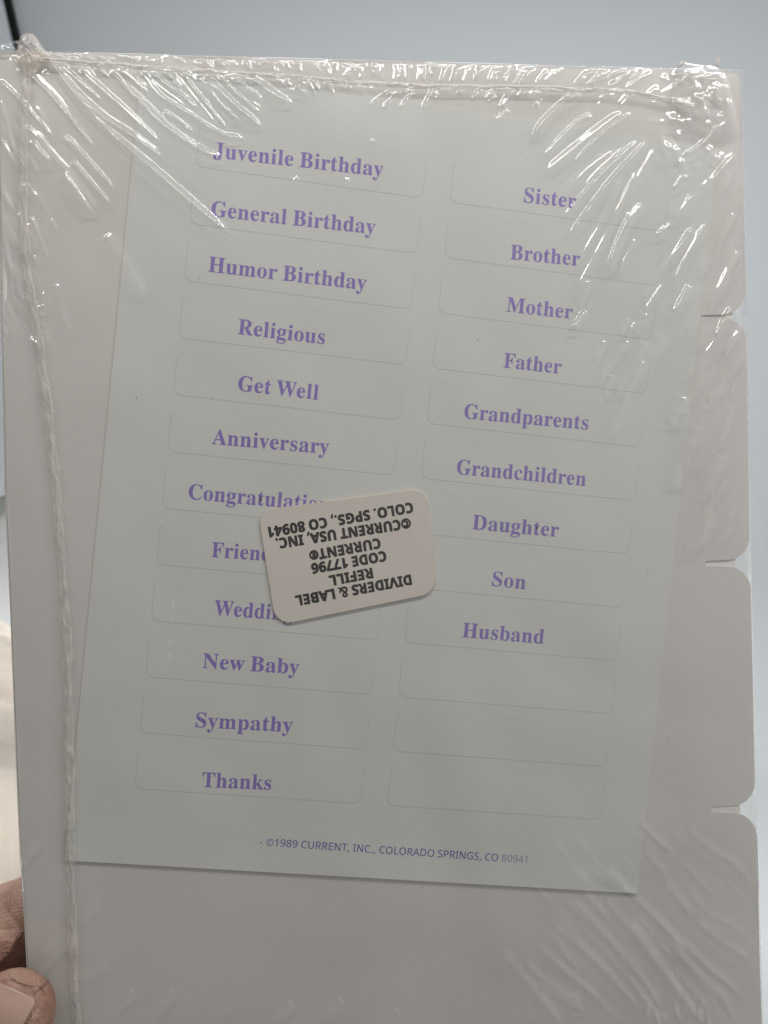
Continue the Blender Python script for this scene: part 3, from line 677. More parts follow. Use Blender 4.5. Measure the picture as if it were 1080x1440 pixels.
def ridge(pts, s=2.4, h=1.0, env=(0.08, 0.14), wob=0.15, world=False):
    """a pleat of the film along a polyline of photo pixels; s = half width in px, h = steepness"""
    s *= 0.85
    P = np.array([xz(*p) if not world else p for p in pts])
    if len(P) > 2:                     # smooth the spine
        for _ in range(2):
            Q = [P[0]]
            for a, b in zip(P[:-1], P[1:]):
                Q += [a*0.75+b*0.25, a*0.25+b*0.75]
            Q.append(P[-1]); P = np.array(Q)
    seg = np.linalg.norm(np.diff(P, axis=0), axis=1); Ltot = seg.sum()
    S = s*PX
    m = 3.6*S
    x0, x1 = P[:, 0].min()-m, P[:, 0].max()+m
    z0, z1 = P[:, 1].min()-m, P[:, 1].max()+m
    zr = FZ[:, NU//2]
    j0, j1 = np.searchsorted(zr, z0-0.004), np.searchsorted(zr, z1+0.004)
    xr = FX[len(zr)//2]
    i0, i1 = np.searchsorted(xr, x0-0.004), np.searchsorted(xr, x1+0.004)
    if j1 <= j0 or i1 <= i0: return
    X = FX[j0:j1, i0:i1]; Z = FZ[j0:j1, i0:i1]
    best = np.full(X.shape, 1e9); T = np.zeros(X.shape); acc = 0.0
    for (a, b, l) in zip(P[:-1], P[1:], seg):
        if l < 1e-9: continue
        d = (b-a)/l
        t = np.clip((X-a[0])*d[0]+(Z-a[1])*d[1], 0, l)
        q = (X-a[0]-t*d[0])**2+(Z-a[1]-t*d[1])**2
        k = q < best
        best = np.where(k, q, best); T = np.where(k, acc+t, T); acc += l
    T = T/Ltot
    e = np.clip(T/env[0], 0, 1) if env[0] > 0 else np.ones_like(T)
    e2 = np.clip((1-T)/env[1], 0, 1) if env[1] > 0 else np.ones_like(T)
    ph = random.random()*6.28
    e = (e*e*(3-2*e))*(e2*e2*(3-2*e2))*(1+wob*np.sin(T*Ltot/0.004+ph)+0.6*wob*np.sin(T*Ltot/0.0017+ph*2))
    Sv = S*(0.75+0.5*e2*(1-0.3*T))
    H[j0:j1, i0:i1] += h*1.15*S*e*np.exp(-best/(2*Sv*Sv))

STROKES = [  # hand-placed pleats, photo pixels: points, half width, steepness
 ([(39,103),(75,138),(93,161),(111,182),(135,213)],2.2,.95), ([(0,113),(36,148),(60,177),(80,201)],2.0,.9),
 ([(39,178),(75,223),(104,252),(140,300)],2.2,1.0), ([(49,203),(60,217),(73,233)],3.0,1.0),
 ([(91,247),(110,275),(128,303)],3.2,1.05), ([(95,195),(130,234),(162,270)],2.4,1.0), ([(104,230),(130,262),(156,290)],2.6,1.0),
 ([(50,66),(62,72),(86,107),(114,145),(137,171),(181,213),(233,257),(280,298),(332,337)],3.4,1.1),
 ([(104,133),(145,169),(187,195),(233,228)],2.4,1.0), ([(86,94),(116,120),(144,146)],1.8,.9),
 ([(114,99),(150,132),(187,164),(230,209)],2.2,.95), ([(155,101),(213,164),(240,188),(276,213),(320,229)],2.4,1.0),
 ([(171,101),(192,120),(212,137)],2.2,1.0), ([(200,101),(223,138),(243,150),(284,177),(315,196),(337,195),(349,204)],2.4,1.0),
 ([(236,103),(243,116),(255,127)],1.9,1.0), ([(213,104),(240,127),(260,140),(277,157)],2.0,1.0), ([(232,160),(252,175),(270,189)],2.0,.9),
 ([(257,104),(276,130),(296,154),(321,187)],1.8,.95), ([(279,107),(312,154),(340,176)],2.4,1.0),
 ([(290,113),(323,149),(366,182)],3.2,1.1), ([(312,111),(346,149),(367,162)],2.4,1.0), ([(323,110),(345,130),(370,148)],2.6,1.05),
 ([(355,114),(380,133),(408,151)],3.2,1.15), ([(416,127),(431,137)],2.6,1.0), ([(403,114),(409,125)],1.6,.9),
 ([(39,260),(46,270),(55,281)],2.0,1.0), ([(5,200),(16,220),(27,240)],2.0,1.0), ([(0,140),(14,180),(28,240)],1.5,.7),
 ([(45,306),(58,336),(71,372)],2.0,.8), ([(73,311),(82,326)],1.7,1.0), ([(26,302),(33,313)],1.8,1.0), ([(8,350),(22,395)],1.8,.7),
 ([(3,300),(12,360),(20,420)],1.8,.55), ([(80,400),(88,440),(100,470)],4.0,.45), ([(37,419),(41,425)],1.8,1.1), ([(42,476),(54,486)],2.2,1.0),
 ([(20,370),(40,450)],3.0,.4), ([(61,413),(62,418)],1.6,1.0), ([(60,430),(66,436)],1.8,1.0), ([(150,330),(175,370),(205,420)],6,.35),
 ([(551,131),(535,141),(520,153)],2.0,1.0), ([(570,128),(555,141),(538,158)],2.3,1.05), ([(581,132),(562,157)],2.0,.9),
 ([(609,129),(602,142),(593,158)],2.3,1.05), ([(643,132),(648,138)],2.0,1.0), ([(671,132),(663,146)],2.2,1.0), ([(691,135),(686,149)],1.8,1.0),
 ([(719,130),(712,142),(704,157)],2.4,1.05), ([(714,158),(698,174)],1.8,.9), ([(754,146),(753,152)],1.6,.9),
 ([(814,135),(795,146),(772,168),(762,180),(752,200)],3.0,1.15), ([(829,163),(808,178),(790,196),(765,227)],2.2,1.05),
 ([(871,160),(836,186),(802,213),(760,250)],2.4,1.05), ([(885,163),(863,178),(840,193),(801,236)],2.0,1.0),
 ([(893,202),(866,226),(838,252),(784,316)],2.4,1.05), ([(860,215),(840,228),(821,243),(774,291)],1.6,.9),
 ([(907,202),(880,230),(852,260),(792,342)],2.3,1.0), ([(871,252),(858,283),(843,315),(801,384)],2.0,1.0),
 ([(893,243),(873,284),(854,327),(801,424)],2.2,.95), ([(915,213),(904,235),(893,252),(865,314)],2.0,1.0),
 ([(899,288),(890,303),(879,321),(852,391)],3.3,1.1), ([(890,338),(879,358),(867,383)],1.8,.9), ([(822,438),(803,468)],2.6,1.15),
 ([(825,396),(810,436)],2.0,1.0), ([(965,324),(929,379),(898,428)],2.0,.95), ([(927,402),(902,441)],1.8,.95),
 ([(907,443),(887,472)],1.8,.95), ([(882,450),(868,474)],1.6,.9), ([(988,317),(968,349),(939,405)],2.4,1.05),
 ([(970,325),(954,352),(937,380)],2.2,1.0), ([(964,403),(942,443)],2.4,1.1), ([(968,278),(955,296),(941,314)],2.4,1.0),
 ([(938,319),(921,335)],2.2,1.0), ([(957,249),(944,269)],2.0,1.0), ([(1021,172),(977,213),(951,225)],2.2,.95),
 ([(1032,218),(1008,244),(981,272)],2.2,1.0), ([(1005,223),(996,239)],2.0,1.0), ([(1038,352),(1012,398),(989,440)],4.0,.5),
 ([(1024,434),(1012,452),(1001,476)],2.2,1.05), ([(1026,431),(1012,455),(1000,485),(982,505),(956,531)],2.4,1.0),
 ([(1037,467),(1023,483),(1013,504)],2.6,1.1), ([(1036,438),(1030,450)],1.8,.9), ([(1030,300),(1012,330),(1000,372)],3.0,.55),
 ([(849,480),(833,511)],2.2,1.1), ([(882,480),(860,508),(840,537)],2.0,1.0), ([(904,508),(888,536),(868,570)],2.2,1.05),
 ([(857,528),(846,560)],2.4,.6), ([(1018,540),(1003,555),(990,568)],2.2,.65), ([(1018,535),(988,566)],2.2,.6), ([(1030,538),(1024,556)],2.0,.7),
 ([(1000,515),(990,532),(984,532)],2.2,.8), ([(960,560),(935,600)],7,.3), ([(980,600),(940,690)],8,.25), ([(1010,640),(985,700)],8,.25),
 ([(1000,720),(960,780)],7,.22), ([(930,470),(890,540),(850,620)],8,.22), ([(905,480),(860,560)],6,.25),
 # lower right: broad soft folds
 ([(844,1210),(862,1230),(883,1252),(960,1329),(1034,1393)],4.0,.5), ([(876,1291),(925,1347),(953,1398)],5.0,.42),
 ([(770,1291),(841,1350),(897,1417)],4.0,.42), ([(752,1325),(790,1360),(841,1400)],4.0,.4), ([(735,1350),(770,1380),(816,1405)],4.0,.42),
 ([(753,1379),(790,1400),(820,1418)],4.0,.42), ([(791,1262),(820,1290),(851,1319)],3.2,.38), ([(974,1291),(1010,1320),(1052,1347)],4.0,.4),
 ([(988,1280),(1020,1295),(1045,1308)],4.0,.3), ([(897,1157),(920,1176),(943,1197)],3.4,.42), ([(800,1260),(850,1310),(900,1370),(930,1420)],3.6,.42),
 ([(846,1260),(890,1310),(930,1370)],3.6,.36), ([(930,1310),(980,1370),(1030,1420)],4.5,.4), ([(960,1160),(1000,1195),(1050,1220)],4.5,.3),
 ([(905,1330),(960,1400),(985,1438)],4.0,.4), ([(880,1370),(910,1410),(925,1438)],3.2,.45), ([(700,1330),(760,1400),(790,1438)],5,.3),
 ([(867,1346),(874,1344)],1.6,1.0), ([(942,1360),(950,1364)],1.8,1.0), ([(872,1244),(879,1250)],1.8,.9), ([(930,1235),(970,1285)],5,.3),
 # lower left
 ([(190,1387),(170,1405),(147,1431)],2.6,.72), ([(245,1385),(225,1408),(205,1431)],3.2,.66), ([(330,1400),(315,1414),(300,1431)],2.6,.6),
 ([(140,1265),(128,1277),(115,1291)],2.4,.75), ([(57,1180),(45,1198),(30,1221)],2.0,.72), ([(52,1182),(42,1196)],1.8,.7),
 ([(88,1228),(82,1236)],1.8,.8), ([(95,1262),(72,1300)],2.6,.5), ([(92,1320),(70,1348),(54,1376)],3.0,.55), ([(84,1312),(60,1342)],3.0,.45),
 ([(480,1400),(455,1425)],4,.4), ([(560,1415),(520,1438)],4,.4), ([(410,1405),(380,1435)],4,.35), ([(150,1345),(120,1370)],3.4,.4),
 # tiny dents over the sheet and beside the tag
 ([(244,845),(243,858)],1.8,.75), ([(243,864),(240,872)],1.7,.8), ([(237,899),(238,903)],1.8,.85), ([(236,918),(240,926)],1.7,.8),
 ([(520,205),(527,201)],1.6,.8), ([(412,258),(420,252)],1.6,.7), ([(484,255),(492,258),(484,263)],1.6,.7),
]
for pts_, s_, h_ in STROKES:
    if max(p[1] for p in pts_) > 560 and h_ < 0.85: h_ *= 1.05
    ridge(pts_, s_, h_)
# faint parallel companions give the fan its density
for pts, s, h in STROKES[:25]+STROKES[46:78]:
    if len(pts) < 2 or max(p[1] for p in pts) > 600: continue
    for q in range(3):
        ox, oy = random.uniform(-9, 9), random.uniform(-5, 5)
        ridge([(x+ox, y+oy) for x, y in pts], s*random.uniform(0.5, 0.85), h*random.uniform(0.45, 0.95), (0.2, 0.25))
# the crinkled strip between the top edge and the welded seam
def seam_y(x):
    return np.interp(x, [0, 60, 130, 200, 330, 420, 560, 700, 800, 880, 960, 1040], [88, 88, 93, 97, 106, 112, 124, 126, 128, 132, 142, 150])
def top_y(x):
    return 73+(100-73)*x/1042
for i in range(120):
    x = random.uniform(70, 900)
    y0, y1 = top_y(x)+random.uniform(1, 6), seam_y(x)-random.uniform(2, 8)
    if random.random() < 0.4:
        m_ = random.uniform(0.3, 0.8); y1 = y0+(y1-y0)*m_
    lean = np.interp(x, [60, 350, 480, 560, 700, 900], [26, 12, 3, -3, -16, -34])*random.uniform(0.6, 1.4)
    pts = [(x-lean/2, y0), (x+random.uniform(-3, 3), (y0+y1)/2), (x+lean/2, y1)]
    ridge(pts, random.uniform(1.1, 2.2), random.uniform(0.45, 1.1), (0.25, 0.25))
# little tucks hanging from the lower side of the seam
for i in range(46):
    x = random.uniform(100, 900)
    y0 = seam_y(x)+3
    l = random.uniform(6, 26)
    lean = np.interp(x, [60, 350, 480, 560, 700, 900], [1.1, .8, .4, -.4, -.7, -1.0])
    ridge([(x, y0), (x+lean*l, y0+l)], random.uniform(1.3, 2.2), random.uniform(0.5, 1.0), (0.05, 0.5))
# cross-ticks beside the left seam
SEAM_L = [(44, 76), (36, 150), (33, 230), (36, 330), (42, 400), (55, 470), (67, 560), (79, 660), (88, 780), (95, 880), (97, 960), (98, 1060), (100, 1150), (101, 1240), (104, 1340), (110, 1440)]
def seam_x(y):
    return np.interp(y, [p[1] for p in SEAM_L], [p[0] for p in SEAM_L])
for i in range(30):
    y = random.uniform(300, 720) if i < 22 else random.uniform(720, 1400)
    x = seam_x(y)+random.uniform(2, 9)
    ridge([(x, y), (x+random.uniform(4, 9), y+random.uniform(-1, 4))], random.uniform(1.1, 1.6), random.uniform(0.35, 0.9), (0.2, 0.4))
# the crumpled corners
def crumple(cx, cy, rx, ry, n, s0, s1, h0, h1):
    for i in range(n):
        a = random.uniform(0, 6.28); r = math.sqrt(random.random())
        x, y = cx+rx*r*math.cos(a), cy+ry*r*math.sin(a)
        b = random.uniform(0, 3.14); l = random.uniform(5, 20)
        ridge([(x-l*math.cos(b), y-l*math.sin(b)), (x+random.uniform(-4, 4), y+random.uniform(-4, 4)), (x+l*math.cos(b), y+l*math.sin(b))],
              random.uniform(s0, s1), random.uniform(h0, h1), (0.3, 0.3))
crumple(965, 125, 55, 30, 30, 1.8, 4.5, 0.25, 0.6)
crumple(970, 190, 55, 50, 22, 2.5, 6.0, 0.2, 0.45)
crumple(60, 95, 34, 18, 16, 1.6, 3.0, 0.3, 0.8)
crumple(950, 1415, 60, 24, 16, 2.0, 4.0, 0.3, 0.6)
# right margin: many faint slanting folds over the tabs
for i in range(60):
    y = random.uniform(180, 760); x = random.uniform(955, 1040)
    l = random.uniform(20, 60)
    ridge([(x+l*0.28, y-l*0.5), (x, y), (x-l*0.34, y+l*0.5)], random.uniform(2.0, 4.0), random.uniform(0.2, 0.5), (0.4, 0.4))
for i in range(50):
    y = random.uniform(150, 480); x = random.uniform(0, 70)
    l = random.uniform(20, 60)
    ridge([(x-l*0.25, y-l*0.5), (x, y), (x+l*0.25, y+l*0.5)], random.uniform(2.0, 3.4), random.uniform(0.2, 0.55), (0.4, 0.4))
for i in range(46):
    x = random.uniform(760, 1050); y = random.uniform(1160, 1430)
    l = random.uniform(30, 80)
    ridge([(x-l*0.4, y-l*0.42), (x, y), (x+l*0.36, y+l*0.4)], random.uniform(2.5, 4.5), random.uniform(0.12, 0.35), (0.4, 0.4))

# resting plane: tight on the edges, a hair in front of the sheet and the tag
ex = np.minimum(FX-XL, XR-FX); ez = np.minimum(ZT-FZ, FZ-ZB)
ed = np.minimum(ex, ez)
e = np.clip(ed/0.020, 0, 1)
BASE = 0.00020+0.00115*(1-(1-e)**2)
# slow slack of the film, stretched towards the corners
for k in range(26):
    a = RNG.uniform(0, math.pi); wl_ = RNG.uniform(0.008, 0.030)
    H += 0.0035*wl_*np.sin((FX*math.cos(a)+FZ*math.sin(a))*2*math.pi/wl_*0.5+RNG.uniform(0, 6.28))*(0.5+0.5*np.sin(FX*RNG.uniform(20, 60)+FZ*RNG.uniform(20, 60)+RNG.uniform(0, 6)))
edge_fade = np.clip(ed/0.0008, 0.0, 1)
FY = -(BASE+H*edge_fade)
P = np.stack([FX, FY, FZ], -1)
# skirt: the film turns round the edges to the back
rows, cols = FX.shape
def ring_pad(P):
    c = P.copy()
    top = c[-1:].copy(); top[..., 1] = 0.0027
    bot = c[:1].copy(); bot[..., 1] = 0.0027
    c = np.concatenate([bot, c, top], 0)
    l = c[:, :1].copy(); l[..., 1] = 0.0027
    r = c[:, -1:].copy(); r[..., 1] = 0.0027
    return np.concatenate([l, c, r], 1)
me = grid_mesh('front_film', ring_pad(P)[:, ::-1])
link('front_film', me, M_FILM, film_root)
BP = P[::60, ::60].copy()
if True:
    r_idx = sorted(set(list(range(0, rows, 60))+[rows-1])); c_idx = sorted(set(list(range(0, cols, 60))+[cols-1]))
    BP = P[np.ix_(r_idx, c_idx)].copy(); BP[..., 1] = 0.0028
link('back_film', grid_mesh('back_film', BP[:, ::-1]), M_FILM, film_root)

# welded seams: flat milky ridges with a lumpy profile
def weld(name, pts, w, t, mat, y0=-0.0014, wav=0.25, step=2.0):
    P2 = [Vector(xz(*p)) for p in pts]
    for _ in range(2):
        Q = [P2[0]]
        for a, b in zip(P2, P2[1:]): Q += [a*.75+b*.25, a*.25+b*.75]
        Q.append(P2[-1]); P2 = Q
    dl = step*PX
    R = [P2[0]]
    for a, b in zip(P2, P2[1:]):
        n = max(1, int((b-a).length/dl))
        for k in range(1, n+1): R.append(a+(b-a)*k/n)
    nc = 13
    G = np.zeros((len(R), nc, 3))
    for i, p in enumerate(R):
        a = R[max(0, i-2)]; b = R[min(len(R)-1, i+2)]
        d = (b-a).normalized(); nrm = Vector((d.y, -d.x))
        if nrm.x < 0: nrm = -nrm
        s = i*dl
        wn = noise.noise((s*160, 3.1, w*1e3)); wn2 = noise.noise((s*700, 9.2, 0))
        ww = w*(1+wav*wn+0.12*wn2)*0.5
        off = 0.0003*noise.noise((s*90, 7.7, w*2e3))
        for j in range(nc):
            q = -1+2*j/(nc-1)
            prof = (1-q*q)**0.5*(0.75+0.25*math.cos(q*5+4*wn+2*wn2))
            hh = t*prof*(0.8+0.5*noise.noise((s*420, q*1.5, 1.7)))+0.0001*noise.noise((s*1500, q*3, 5))
            pp = p+nrm*(off+ww*q)
            G[i, j] = (pp.x, y0-max(hh, -0.0001), pp.y)
    me = grid_mesh(name, G)
    o = link(name, me, mat, film_root)
    return o
weld('side_seam', SEAM_L, 0.0026, 0.0005, M_SEAM)
weld('top_seam', [(58, 89), (130, 94), (200, 98), (330, 107), (420, 113), (560, 125), (700, 127), (800, 129), (880, 133), (930, 143), (975, 152)], 0.0014, 0.0006, M_SEAM)

# the gathered ears of film at the two top corners
def gather(name, outline, lumps, mat, y0, seed, thick=0.0010):
    """crumpled scrap of film: a closed lumpy patch bulging forward over the given outline (photo pixels)"""
    pts = [Vector(xz(*p)) for p in outline]
    pts = arc_round([tuple(p) for p in pts], 0.0015, 4)
    cen = sum((Vector(p) for p in pts), Vector((0, 0)))/len(pts)
    n = len(pts); m = 16
    V = [(cen.x, 0, cen.y)]; Fc = []
    for k in range(1, m+1):
        for p in pts:
            q = cen+(Vector(p)-cen)*(k/m)
            V.append((q.x, 0, q.y))
    W = []
    for x, _, z in V:
        W.append((x, y0-0.0, z))
    for k in range(n):
        Fc.append((0, 1+k, 1+(k+1) % n))
    for r in range(m-1):
        for k in range(n):
            a = 1+r*n+k; b = 1+r*n+(k+1) % n
            Fc.append((a, a+n, b+n, b))
    W2 = []
    for i, (x, y, z) in enumerate(W):
        rr = 0 if i == 0 else ((i-1)//n+1)/m
        f = abs(noise.noise((x*lumps+seed, z*lumps*0.8, seed*1.7)))+0.5*abs(noise.noise((x*lumps*2.3+seed, z*lumps*2.1, seed)))
        W2.append((x, y-thick*(1-rr**4)*(0.3+1.6*f), z))
    me = mesh_from(name, W2, Fc, True)
    return link(name, me, mat, film_root)
gather('gathered_ear', [(24, 84), (29, 62), (33, 52), (45, 50), (54, 56), (60, 68), (76, 84), (60, 96), (46, 116), (30, 100)], 420, M_GATHER, -0.0012, 3.3, 0.0009)
gather('film_flap', [(-25, 74), (-10, 68), (10, 62), (30, 57), (44, 62), (40, 76), (0, 80)], 180, M_FILM, -0.0004, 8.3, 0.0010)
gather('gathered_ear', [(938, 150), (944, 118), (950, 96), (957, 90), (980, 95), (1003, 97), (1018, 110), (1030, 150), (1036, 190), (1000, 205), (960, 190)], 300, M_BUNCH, -0.0013, 5.3, 0.0007)
gather('film_scrap', [(948, 100), (952, 92), (958, 88), (962, 91), (957, 97)], 700, M_GATHER, -0.0012, 1.3, 0.0006)
gather('film_scrap', [(1001, 98), (1005, 88), (1007, 82), (1010, 90), (1008, 98)], 700, M_GATHER, -0.0012, 6.3, 0.0006)

# ------------------------------------------------------------------ the hand that holds the pack
def skin_mat():
    m, nt, N, L, P = new_mat('skin')
    tc = N.new('ShaderNodeTexCoord')
    n1 = N.new('ShaderNodeTexNoise'); n1.inputs['Scale'].default_value = 130; n1.inputs['Detail'].default_value = 6
    n2 = N.new('ShaderNodeTexVoronoi'); n2.inputs['Scale'].default_value = 1500
    n3 = N.new('ShaderNodeTexNoise'); n3.inputs['Scale'].default_value = 900; n3.inputs['Detail'].default_value = 5
    for n in (n1, n2, n3): L.new(tc.outputs['Object'], n.inputs['Vector'])
    mx = N.new('ShaderNodeMix'); mx.data_type = 'RGBA'
    mx.inputs['A'].default_value = (0.27, 0.14, 0.10, 1); mx.inputs['B'].default_value = (0.42, 0.26, 0.195, 1)
    mr = N.new('ShaderNodeMapRange'); mr.inputs['From Min'].default_value = 0.35; mr.inputs['From Max'].default_value = 0.65
    L.new(n1.outputs['Fac'], mr.inputs['Value']); L.new(mr.outputs[0], mx.inputs['Factor'])
    at_ = N.new('ShaderNodeAttribute'); at_.attribute_name = 'dirt'
    mx2 = N.new('ShaderNodeMix'); mx2.data_type = 'RGBA'
    mx2.inputs['B'].default_value = (0.075, 0.035, 0.022, 1)
    L.new(at_.outputs['Fac'], mx2.inputs['Factor']); L.new(mx.outputs['Result'], mx2.inputs['A'])
    L.new(mx2.outputs['Result'], P.inputs['Base Color'])
    P.inputs['Roughness'].default_value = 0.5
    P.inputs['Specular IOR Level'].default_value = 0.4
    P.inputs['Subsurface Weight'].default_value = 0.25
    P.inputs['Subsurface Radius'].default_value = (0.004, 0.0015, 0.0008)
    P.inputs['Subsurface Scale'].default_value = 0.4
    ad = N.new('ShaderNodeMath'); ad.operation = 'ADD'
    L.new(n2.outputs['Distance'], ad.inputs[0]); L.new(n3.outputs['Fac'], ad.inputs[1])
    bp = N.new('ShaderNodeBump'); bp.inputs['Strength'].default_value = 0.55; bp.inputs['Distance'].default_value = 0.0004
    L.new(ad.outputs[0], bp.inputs['Height']); L.new(bp.outputs['Normal'], P.inputs['Normal'])
    return m
M_SKIN = skin_mat()
M_NAIL = plain('fingernail', (0.43, 0.275, 0.22), 0.45, 0.10, 260, 0.08, 0.5)

THUMB_DIR = Vector((math.sin(math.radians(22)), 0.05, math.cos(math.radians(22)))).normalized()   # towards the tip
T0 = at(19, 1422, -0.0097)
def build_hand():
    parts = []                          # chains of (point, radius, flattening)
    t1 = T0 - THUMB_DIR*0.013
    t2 = T0 - THUMB_DIR*0.030 + Vector((0, 0.001, 0))
    t3 = t2 + Vector((-0.020, 0.006, -0.028))
    t4 = t3 + Vector((-0.024, 0.012, -0.030))
    thumb = [(T0, 0.0102), (t1, 0.0108), (t2, 0.0104), (t3, 0.0125), (t4, 0.0165)]
    yb = 0.0128
    i_pip = at(2, 1306, yb+0.002)
    i_dip = i_pip + Vector((0.0235, -0.0005, 0.0115))
    i_tip = i_dip + Vector((0.020, -0.0015, 0.004))
    i_mcp = i_pip + Vector((-0.038, 0.004, -0.030))
    index = [(i_tip, 0.0073), (i_dip, 0.0084), (i_pip, 0.0114), (i_pip.lerp(i_mcp, .5), 0.0116), (i_mcp, 0.0125)]
    fingers = [index]
    for k, (dz, ln, r) in enumerate(((-0.0225, 1.06, 1.0), (-0.043, 0.98, 0.94), (-0.061, 0.80, 0.82))):
        off = Vector((-0.003*(k+1), 0.003*(k+1), dz))
        p = i_pip+off
        fingers.append([(p+Vector((0.043, -0.002, 0.010))*ln, 0.0074*r), (p+Vector((0.0235, -0.0005, 0.007))*ln, 0.0085*r),
                        (p, 0.0098*r), (p.lerp(i_mcp+off*0.85, .5), 0.0100*r), (i_mcp+off*0.85, 0.0120*r)])
    wrist = i_mcp + Vector((-0.045, 0.012, -0.075))
    palm = []
    for f in fingers:
        palm.append([(f[-1][0], 0.0125), (f[-1][0].lerp(wrist, .55), 0.0150), (wrist, 0.0200)])
    palm.append([(t4, 0.0165), (t4.lerp(wrist, .5), 0.0175), (wrist, 0.0200)])
    web = [[(t3, 0.010), (t3.lerp(i_mcp, .5), 0.0095), (i_mcp, 0.012)]]
    elbow = wrist + Vector((-0.085, 0.0, -0.14))
    arm = [[(wrist, 0.0215), (wrist.lerp(elbow, .5), 0.0260), (elbow, 0.0330)]]
    bm = bmesh.new()
    def ball(p, r):
        bmesh.ops.create_icosphere(bm, subdivisions=3, radius=r, matrix=Matrix.Translation(p))
    for ch in [thumb]+fingers+palm+web+arm:
        for (p, r), (q, s) in zip(ch, ch[1:]):
            n = max(2, int((q-p).length/(min(r, s)*0.22)))
            for k in range(n+1):
                t = k/n
                ball(p.lerp(q, t), r+(s-r)*t)
    me = bpy.data.meshes.new('hand'); bm.to_mesh(me); bm.free()
    tmp = bpy.data.objects.new('hand_tmp', me); COL.objects.link(tmp)
    md = tmp.modifiers.new('r', 'REMESH'); md.mode = 'VOXEL'; md.voxel_size = 0.00062
    sm = tmp.modifiers.new('s', 'SMOOTH'); sm.factor = 0.5; sm.iterations = 22
    dg = bpy.context.evaluated_depsgraph_get()
    me2 = bpy.data.meshes.new_from_object(tmp.evaluated_get(dg))
    bpy.data.objects.remove(tmp); bpy.data.meshes.remove(me)
    me2.name = 'person'
    me2.polygons.foreach_set('use_smooth', [True]*len(me2.polygons))
    for v in me2.vertices:              # a thumb is flatter than it is wide
        k = max(0.0, min(1.0, 1.6-(v.co-T0).length/0.028))
        if v.co.y < 0.0045 and k > 0:
            v.co.y = T0.y+(v.co.y-T0.y)*(1-0.27*k)
    # thumb frame: axis a, nail normal nn (towards the viewer, rolled to the left), side b
    a = THUMB_DIR
    view = Vector((0, -1, 0)); view = (view-a*view.dot(a)).normalized()
    nn = (Matrix.Rotation(math.radians(15), 3, a) @ view)
    if nn.x > 0: nn = (Matrix.Rotation(math.radians(-15), 3, a) @ view)
    b = a.cross(nn)
    if b.x < 0: b = -b
    HW, L_TIP, L_ROOT = 0.0058, 0.0084, -0.0075     # nail half width, free edge and root along the axis
    dirt = np.zeros(len(me2.vertices), dtype=np.float32)
    crk = [(46, 1400), (52, 1394), (58, 1391), (67, 1380)]
    crk2 = [(50, 1384), (60, 1390), (74, 1392)]
    fold = [(32, 1442), (41, 1424), (50, 1401), (44, 1391), (30, 1382), (16, 1378), (-4, 1379)]
    def pix(v):
        q = v-C_LOC; z = q.dot(C_D)
        return Vector((540+F_PX*q.dot(C_R)/z, 720-F_PX*q.dot(C_U)/z))
    def seg_d(p, pts):
        best = 1e9
        for c, d in zip(pts, pts[1:]):
            c = Vector(c); e = Vector(d)-c; q = p-c
            t = max(0, min(1, q.dot(e)/e.dot(e)))
            best = min(best, (q-e*t).length)
        return best*0.00018
    for v in me2.vertices:
        p = v.co-T0
        if p.length > 0.03: continue
        w, l, n = p.dot(b), p.dot(a), p.dot(nn)
        if n > 0.001:
            # the nail bed is sunk a little, with raised folds round it
            edge = HW+0.0006
            inside = max(abs(w)/edge, ((l-(L_TIP+L_ROOT)/2)/((L_TIP-L_ROOT)/2+0.0005)) if l > (L_TIP+L_ROOT)/2 else -((l-(L_TIP+L_ROOT)/2)/((L_TIP-L_ROOT)/2+0.0005)))
            if inside < 1: v.co -= nn*0.0006
            elif inside < 1.30 and l < L_TIP: v.co += nn*0.00055*math.sin((inside-1)/0.30*math.pi)
        if v.co.y < T0.y+0.002:
            pv = pix(v.co)
            d = min(seg_d(pv, crk), seg_d(pv, crk2)+0.0003)
            if d < 0.0011:
                k = math.exp(-(d/0.00035)**2); v.co += Vector((0, 1, 0))*0.00035*k
                dirt[v.index] = max(dirt[v.index], 0.75*math.exp(-(d/0.00028)**2))
            d2 = seg_d(pv, fold)
            dirt[v.index] = max(dirt[v.index], 0.35*math.exp(-(d2/0.00035)**2))
            if (pv-Vector((69, 1388))).length < 15:
                dirt[v.index] = max(dirt[v.index], 0.5*max(0, noise.noise(v.co*1500))*1.4)
    # creases across the index finger
    fx = [(-6, 1262), (12, 1285), (26, 1302), (44, 1330)]
    for v in me2.vertices:
        if v.co.y < 0.004 or (v.co-i_pip).length > 0.03: continue
        if v.co.y < yb+0.004:
            d = seg_d(pix(v.co), fx)
            if d < 0.002:
                v.co += Vector((0, 1, 0))*0.0006*math.exp(-(d/0.0006)**2)
    at_ = me2.attributes.new('dirt', 'FLOAT', 'POINT'); at_.data.foreach_set('value', dirt)
    o = link('person', me2, M_SKIN)
    tag(o, 'bare hand gripping the pack at its lower left corner, thumb in front and fingers behind', 'person')
    # the thumb nail: a curved plate laid on the thumb
    bvh = BVHTree.FromPolygons([v.co[:] for v in me2.vertices], [p.vertices[:] for p in me2.polygons])
    nu, nv = 24, 28
    G = np.zeros((nv+1, nu+1, 3))
